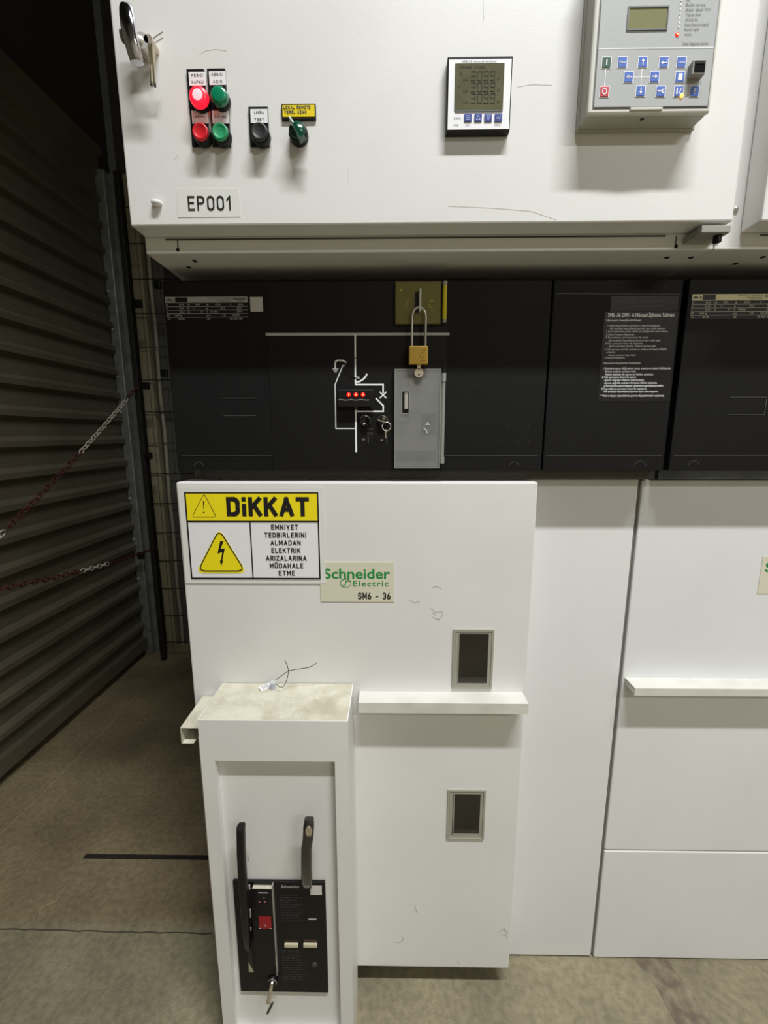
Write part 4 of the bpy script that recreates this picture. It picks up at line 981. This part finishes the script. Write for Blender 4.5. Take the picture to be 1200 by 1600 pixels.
# ---------------- rating plates
def rating(x0, y0, ytop2, x1, ybot, d, label, m_, full):
    r = root('rating_plate', label, 'label', tuple(PY((x0+x1)/2, ybot, d)))
    X0, X1, Z0, Z1 = rect(x0, y0, x1, ybot, d); zh = PY(x0, ytop2, d).z; dd = d-.0006
    part(r, 'backing', MB().box(X0, X1, dd, d-.0001, Z0, Z1), BLKPL)
    hx = X0+(X1-X0)*.12; hx2 = X0+(X1-X0)*.27
    hd_ = part(r, 'header_strip', MB().box(X0, hx, dd-.0004, dd, zh, Z1).box(hx2, X1, dd-.0004, dd, zh, Z1).box(hx, hx2, dd-.0004, dd, zh, zh+.0008).box(hx, hx2, dd-.0004, dd, Z1-.0008, Z1), m_, 'pale header strip')
    k = MB(); hh = Z1-zh
    text(k, 'SM6-36' if not full else 'SM6-', X0+.002, hx-.001, zh+hh*.28, hh*.42, dd-.0008, .01)
    text(k, 'Schneider', X0+(X1-X0)*.83, X0+(X1-X0)*.985, zh+hh*.48, hh*.36, dd-.0008, .02)
    text(k, 'Electric', X0+(X1-X0)*.88, X0+(X1-X0)*.95, zh+hh*.15, hh*.2, dd-.0008)
    text(k, 'Internal arc withstand', X0+(X1-X0)*.52, X0+(X1-X0)*.80, zh+hh*.7, hh*.16, dd-.0008); text(k, 'Medium voltage switchgear', X0+(X1-X0)*.62, X0+(X1-X0)*.80, zh+hh*.4, hh*.16, dd-.0008)
    text(k, 'Made in Turkey', X0+(X1-X0)*.66, X0+(X1-X0)*.80, zh+hh*.12, hh*.16, dd-.0008)
    part(hd_, 'lettering', k, INKB)
    k = MB(); rh = (zh-Z0)/5
    data = [(('Ur', 0), ('36 kV', .16), ('Ud', .26), ('70 kV', .36), ('Up', .49), ('170 kV', .60), ('fr', .78), ('50 Hz', .88)),
            (('Ik', 0), ('16 kA', .16), ('tk', .26), ('1 s', .33), ('Ip', .49), ('40 kA', .66), ('630 A', .86)),
            (('Ir', 0), ('630 A', .16), ('Ua', .26), ('kV', .42), ('fr', .49), ('50-60Hz', .54), ('220 V', .86)),
            (('SF6', 0), ('3.667 kg', .10), ('pme', .49), ('0 M', .68), ('0.05 MPa', .80)), (('Pre', .01), ('150 kPa', .14), ('LSC', .49), ('IEC 62271-200', .77))]
    for i, rw in enumerate(data):
        zc = zh-rh*(i+.5)
        for s, u in rw:
            xx = X0+(X1-X0)*(u+.005); text(k, s, xx, xx+(X1-X0)*.2, zc-rh*.22, rh*.46, dd-.0004, .01, align='l')
        if i < 4: k.box(X0+.001, X1, dd-.0003, dd, zh-rh*(i+1)-.0004, zh-rh*(i+1)+.0004)
    part(r, 'lettering', k, mat('rating_ink', (205, 202, 185), .6) if not full else INKG)
    return r
PAL1 = mat('dull_silver_foil', (150, 150, 145), .4); PAL2 = mat('pale_yellow_foil', (198, 192, 150), .45)
rating(258, 464.3, 473.6, 388.5, 501, FAS, 'black and silver rating plate at the far left of the black panel', PAL1, True)
rating(1081.5, 460, 470, 1213, 498, FAS, 'cream-topped rating plate on the right neighbouring black panel', PAL2, False)
X0, X1, Z0, Z1 = rect(390.5, 464.2, 411.3, 486.8, FAS)
single('square_sticker', 'small blank square white sticker beside the silver rating plate', 'sticker', MB().box(X0, X1, FAS-.0006, FAS-.0001, Z0, Z1, .0002), mat('sticker_grey', (175, 173, 166), .5))

# ================================================================== BREAKER ENCLOSURE
zt = PY(440, 1067.5, COV).z
v1 = ray(425, 1126); BF = (zt-H)*v1.y/v1.z
bx0 = PY(308.5, 1127, BF).x; bx1 = PY(543.5, 1128, BF).x
r = be = root('breaker_enclosure', 'protruding white enclosure around the black circuit breaker, dusty on top', 'enclosure', ((bx0+bx1)/2, (BF+COV)/2, .0))
rx0, rx1 = PY(335.8, 1189, BF).x, PY(523, 1190, BF).x; rz1 = PY(430, 1189.5, BF).z; rz0 = .07
zlow = .0
RD = BF+.016
sh_ = MB()
sh_.box(bx0, bx1, RD+.021, COV-.0015, zlow, zt-.001)
o4 = [(bx0, zlow), (bx1, zlow), (bx1, zt), (bx0, zt)]; i4 = [(rx0, rz0), (rx1, rz0), (rx1, rz1), (rx0, rz1)]
v4 = [(x, BF, z) for x, z in o4]+[(x, BF, z) for x, z in i4]+[(x, RD+.0215, z) for x, z in o4]+[(x, RD+.0215, z) for x, z in i4]
f4 = []
for i in range(4):
    j = (i+1) % 4; f4 += [(i, j, 4+j, 4+i), (4+i, 4+j, 12+j, 12+i), (i, 8+i, 8+j, j), (8+i, 12+i, 12+j, 8+j)]
sh_.add(v4, f4)
part(be, 'shell', sh_, WHITE)
part(be, 'recessed_panel', MB().box(rx0, rx1, RD, RD+.02, rz0, rz1), WHITE)
part(be, 'dust_layer', MB().box(bx0+.002, bx1-.002, BF+.002, COV-.002, zt-.0002, zt+.0006), DUSTY, 'chalky beige dust on the top')
m = MB()
random.seed(3)
for k in range(170):
    cl = random.choice([(-.29, .74, .05, .012), (-.26, .80, .09, .02), (-.12, .835, .05, .012), (-.33, .78, .03, .03), (-.2, .76, .08, .012)])
    x = random.gauss(cl[0], cl[2]*.6); y = random.gauss(cl[1], cl[3]*.7); s = random.uniform(.0008, .0022)
    if bx0+.006 < x < bx1-.006 and BF+.006 < y < COV-.006:
        m.box(x-s, x+s*random.uniform(.6, 1.4), y-s, y+s, zt+.0004, zt+.0004+s*.5, s*.2, 1)
o_ = part(be, 'plaster_crumbs', m, DUSTW, 'white plaster crumbs'); o_['kind'] = 'stuff'
# open channel rail on its left side
tzl = PY(317, 1087, COV).z; tf = (tzl-H)*ray(282, 1137).y/ray(282, 1137).z
tx0 = PY(281.5, 1137, tf).x
ch = MB(); hch = .036; t = .0018
x1c = bx0-.0005
ch.box(tx0, x1c, tf, COV-.0015, tzl-t, tzl)
ch.box(tx0, tx0+t, tf, COV-.0015, tzl-hch, tzl-t)
ch.box(tx0+t, tx0+.024, tf, COV-.0015, tzl-hch, tzl-hch+t)
r2 = part(be, 'side_rail', ch, DUSTY, 'dusty open channel rail')

# ---------------- circuit breaker
BD = RD-.006
p0 = PY(363.3, 1377, BD); p1 = PY(508.5, 1379, BD); q0 = PY(376, 1549, BD); q1 = PY(512.2, 1553, BD)
x0 = (p0.x+q0.x)/2; x1 = (p1.x+q1.x)/2; z1 = p0.z; z0 = q0.z
cb = root('circuit_breaker', 'black circuit breaker face with two levers set in the white enclosure', 'circuit breaker', ((x0+x1)/2, RD, z0))
part(cb, 'face_plate', MB().box(x0, x1, BD, RD-.0002, z0, z1, .001), BLKPL)
# raised left module
def R_(px0, py0, px1, py1, d): return rect(px0, py0, px1, py1, d)
a0, a1, b0, b1 = R_(391, 1389, 432.5, 1524, BD-.008)
part(cb, 'raised_module', MB().box(a0, a1, BD-.008, BD, b0, b1, .001), BLKPL)
part(cb, 'dust_patch', MB().box(PY(396, 1383, BD).x, a1, BD-.0078, BD-.0002, b1+.0002, b1+.0007), DUSTY, 'pale dust on the module top')
m = MB().box(a1, a1+.0016, BD-.009, BD, b0, z1-.001); part(cb, 'bright_trim', m, STEEL, 'thin bright vertical trim')
MDD = BD-.008
u0, u1, w0, w1 = R_(404.5, 1432, 424.5, 1450.5, MDD)
ri = part(cb, 'red_indicator', MB().box(u0, u1, MDD-.001, MDD, w0, w1), REDIND, 'red state indicator')
m = MB(); m.box(u0, u0+.003, MDD-.0014, MDD-.0009, w0, w0+.0015).box(u1-.003, u1, MDD-.0014, MDD-.0009, w0, w0+.0015); text(m, 'I', (u0+u1)/2-.0006, (u0+u1)/2+.0006, w0+.005, .007, MDD-.0015, .01); part(ri, 'symbol', m, INKG)
u0, u1, w0, w1 = R_(402, 1394.5, 421.5, 1413, MDD)
m = MB().box(u0+.002, u1-.002, MDD-.0008, MDD, w1-.0012, w1); part(cb, 'white_edge', m, INKG)
m = MB(); 
for fx, fz, s in ((.15, .2, .0012), (.62, .22, .0013), (.55, .55, .0009)): m.box(u0+(u1-u0)*fx-s, u0+(u1-u0)*fx+s, MDD-.0006, MDD, w0+(w1-w0)*fz-s, w0+(w1-w0)*fz+s)
part(cb, 'red_marks', m, mat('pale_red_mark', (180, 110, 105), .5))
for (xa, xb, m2, s) in ((444.8, 466.3, REDM, 'AÇMA'), (474.3, 496, mat('brown_ink', (120, 80, 66), .6), 'KAPAMA')):
    u0, u1, w0, w1 = R_(xa, 1472.5, xb, 1477.8, BD)
    pb = part(cb, 'push_bar', MB().box(u0, u1, BD-.004, BD, w0, w1, .0006), IVORY, 'ivory push bar')
    m = MB(); text(m, s, u0+.001, u1-.001, w1+.003, .0055, BD-.0005); part(pb, 'lettering', m, m2)
m = MB()
ptext(m, 'Schneider', 439, 1382.6, 468.5, 1387, BD, bold=.02)
part(cb, 'lettering', m, INKG)
m = MB(); random.seed(5)
for i in range(11):
    y = 1397+i*3.9; ptext(m, random.choice(['IEC 62271-100  36 kV', 'Ur 36 kV  Up 170 kV', 'Isc 16 kA  fr 50 Hz', 'Ir 630 A  tk 1 s', 'SF6 circuit breaker']), 437+i*.3, y, 437+i*.3+random.uniform(26, 38), y+2, BD)
for i in range(13):
    y = 1484+i*3.7; ptext(m, random.choice(['O - 3 min - CO', 'motor 230 V', 'relay 110 Vdc', 'mass 35 kg  SF6', 'coil 48 Vdc  50 W']), 440+i*.25, y, 440+i*.25+random.uniform(26, 38), y+2, BD)
part(cb, 'fine_print', m, INKD)
u0, u1, w0, w1 = R_(484.3, 1384, 503, 1398.8, BD-.0008)
part(cb, 'sticker', MB().box(u0, u1, BD-.0008, BD, w0, w1, .0003), mat('sticker_white', (205, 203, 198), .5), 'blank white sticker')
u0, u1, w0, w1 = R_(482, 1435.3, 494.5, 1437, BD); part(cb, 'white_edge', MB().box(u0, u1, BD-.0006, BD, w0, w1), INKG)
c = PY(491.5, 1507, BD); part(cb, 'round_cap', MB().lathe((c.x, BD, c.z), [(.0065, 0), (.006, .0015), (0, .0018)], 20), mat('dark_grey_cap', (56, 54, 54), .5))
# lever slot, the light on its lower part painted as a pale wedge
u0, u1, w0, w1 = R_(383.5, 1464, 396.5, 1519, BD)
part(cb, 'lever_slot', MB().prism([(u0+.001, w1), (u1-.004, w1-.004), (u1+.002, w0), (u0+.002, w0)], BD-.0006, BD), mat('slot_interior', (30, 30, 26), .5))
part(cb, 'slot_lit_wedge', MB().prism([(u0+.003, w0+.028), (u1+.001, w0+.001), (u0+.0025, w0+.001)], BD-.0009, BD-.0004), mat('pale_green_lit_wedge', (150, 158, 130), .5))
# charging lever (left): long bar standing off the face
def bar(pts3, hw, hd_):
    vs = []; 
    for i, (p, sc2) in enumerate(pts3):
        for k in range(12):
            t_ = 2*math.pi*(k+.5)/12; cx, sy = math.cos(t_), math.sin(t_)
            vs.append((p.x+hw*sc2*math.copysign(abs(cx)**.55, cx), p.y+hd_*sc2*math.copysign(abs(sy)**.55, sy), p.z))
    n_ = len(pts3); m = MB(); m.add(vs, [(i*12+k, i*12+(k+1) % 12, (i+1)*12+(k+1) % 12, (i+1)*12+k) for i in range(n_-1) for k in range(12)], True)
    m.add(vs, [tuple(range(12))[::-1], tuple(range((n_-1)*12, n_*12))]); return m
LVD = BD-.034
pts3 = [(PY(376.3, 1291, LVD), 1), (PY(377, 1330, LVD), 1), (PY(379.5, 1377, LVD), 1.0), (PY(383.5, 1430, LVD+.006), .95), (PY(386, 1462, LVD+.014), .85), (PY(388, 1480, LVD+.026), .7)]
lvp = part(cb, 'charging_lever', bar(pts3, .0076, .0095), BLKPL, 'long black charging lever')
a = PY(386, 1300, LVD+.008)
part(lvp, 'lever_trim', MB().tube([PY(387, 1335, LVD+.006), PY(388.5, 1345, LVD+.006)], .0012, 6).tube([PY(391, 1421, LVD+.008), PY(391.5, 1433, LVD+.008)], .0012, 6).tube([PY(392, 1449, LVD+.010), PY(392, 1453, LVD+.010)], .0013, 6).tube([PY(389.5, 1383, LVD+.006), PY(390, 1389, LVD+.006)], .0018, 6), STEEL)
# right curved handle
h0 = BD-.010
pts3 = [(PY(483, 1279, h0-.024), .86), (PY(482.5, 1290, h0-.030), 1), (PY(481.5, 1308, h0-.032), 1.0), (PY(479, 1324, h0-.028), 1.02), (PY(479, 1350, h0-.018), 1.04), (PY(479.5, 1378, h0-.006), 1.06), (PY(480, 1386, h0+.006), .9)]
hp_ = part(cb, 'handle', bar(pts3, .0104, .0062), mat('worn_black_gloss', (34, 32, 31), .18, coat=.6), 'curved glossy handle')
c = PY(482, 1301, h0-.0385)
part(hp_, 'handle_inset', MB().lathe((c.x, h0-.0365, c.z), [(.0065, 0), (.006, .0012), (.0045, .0008), (0, .0008)], 20).xf(Matrix.Translation((c.x, 0, c.z)) @ Matrix.Diagonal((.98, 1, 1.9, 1)) @ Matrix.Translation((-c.x, 0, -c.z))), NICKEL, 'worn bright finger plate')
# key switch and key at bottom
c = PY(425.4, 1534, BD-.010)
ks = part(cb, 'key_switch', MB().lathe((c.x, BD, c.z), [(.0105, 0), (.0105, .010), (.009, .013), (.004, .0132), (0, .012)], 26), BLKPL)
part(ks, 'switch_rim', MB().tube([(c.x+.0095*math.cos(t_), BD-.0122, c.z+.0095*math.sin(t_)) for t_ in [math.radians(-40+i*15) for i in range(13)]], .0007, 5), GREYPL)
u0, u1, w0, w1 = R_(415, 1517.5, 426, 1528, MDD); part(cb, 'tag_edge', MB().box(u0, u1, BD-.0012, BD, w1-.0012, w1).box(u1-.0012, u1, BD-.0012, BD, w0, w1), INKG)
k = root('key', 'silver key hanging from the lock at the breaker bottom', 'key', tuple(PY(421, 1583, BD-.03)))
a = PY(424.5, 1539, BD-.030); b = PY(419, 1567, BD-.040); e = PY(426, 1567, BD-.040); g_ = PY(418, 1583, BD-.034)
part(k, 'bow', MB().tube([(c.x, BD-.012, c.z), (a.x, BD-.026, a.z)], .0022, 8).tube([a, a.lerp(b, .5), b], [.0030, .0042, .0036], 8), NICKEL)
part(k, 'loop', MB().tube([b+Vector((.0050*math.cos(t_), .001, .0062*math.sin(t_)+.001)) for t_ in [i*math.pi/8 for i in range(16)]], .0007, 6, closed=True), STEEL)
part(k, 'blade', MB().tube([e, g_], .0026, 6), DARKST, 'dark key blade')

# ---------------- wire seal on the enclosure top
def PT(px, py, z): return PZ(px, py, z)
zt2 = zt+.0008
r = root('wire_seal', 'small meter seal with a curled thin wire on the dusty enclosure top', 'seal', tuple(PT(420, 1070, zt2)))
a = PT(406.5, 1079, zt2); b = PT(422, 1071.5, zt2)
d = (b-a); d.z = 0; L_ = d.length; d.normalize(); s_ = Vector((-d.y, d.x, 0))
tag = MB()
vs = []
for (u, v_, z) in ((0, -.0055, 0), (L_, -.0055, 0), (L_, .0055, .004), (0, .0055, .004), (0, -.0055, .0012), (L_, -.0055, .0012), (L_, .0055, .0052), (0, .0055, .0052)):
    p = a+d*u+s_*v_; vs.append((p.x, p.y, zt2+z))
tag.add(vs, [(0, 3, 2, 1), (4, 5, 6, 7), (0, 1, 5, 4), (1, 2, 6, 5), (2, 3, 7, 6), (3, 0, 4, 7)])
part(r, 'paper_tag', tag, PAPER)
m = MB()
for v_ in (-.003, 0, .003):
    p = a+d*(L_*.2)+s_*v_; q = a+d*(L_*.85)+s_*v_; zz = zt2+.0013+(v_+.0055)/.011*.004+.0003
    m.tube([(p.x, p.y, zz), (q.x, q.y, zz)], .0005, 4)
part(r, 'tag_print', m, INKDK)
c = PT(426.3, 1076, zt2); c.z = zt2+.007
part(r, 'clear_capsule', MB().cyl((c.x, c.y, zt2), (c.x, c.y, zt2+.015), .0065, n=18), CLEARP)
part(r, 'blue_rotor', MB().box(c.x-.004, c.x+.004, c.y-.0045, c.y+.0045, zt2+.003, zt2+.009, .001), BLUES, 'blue rotor')
def W(px, py, y): return PY(px, py, y)
yy = COV-.03
w1_ = [W(431, 1062, yy-.004), W(441, 1055, yy), W(450.4, 1048.3, yy), W(462, 1046, yy), W(481.8, 1043.3, yy), W(488, 1040.5, yy), W(495.5, 1035.5, yy)]
w2_ = [W(431.5, 1069, yy-.006), W(436, 1073, yy-.004), W(441.5, 1074, yy-.002), W(446, 1068, yy), W(449.5, 1058, yy), W(450.8, 1048, yy+.001), W(449, 1040, yy), W(445.3, 1032, yy)]
part(r, 'wire', MB().tube(w1_, .0007, 6).tube(w2_, .0007, 6), DARKST, 'thin curled grey wire')

# ================================================================== LUMINAIRES (out of view: main light, plus a fixture made up for the fill)
for (x, y, z, s, lab) in ((LIGHT_POS[0], LIGHT_POS[1], LIGHT_POS[2]+.02, 1.6, 'strip light high above the cabinets'), (2.0, -2.2, 3.24, 1.2, 'added strip light for fill, above the aisle behind the viewer')):
    r = root('strip_light', lab, 'light fixture', (x, y, z), 'ceiling strip lights')
    part(r, 'housing', MB().box(x-s/2-.03, x+s/2+.03, y-.07, y+.07, z+.02, z+.08, .005), WHITEPL)
    part(r, 'suspension_rod', MB().cyl((x-s/3, y, z+.08), (x-s/3, y, 4.6), .006), STEEL)
    part(r, 'suspension_rod', MB().cyl((x+s/3, y, z+.08), (x+s/3, y, 4.6), .006), STEEL)
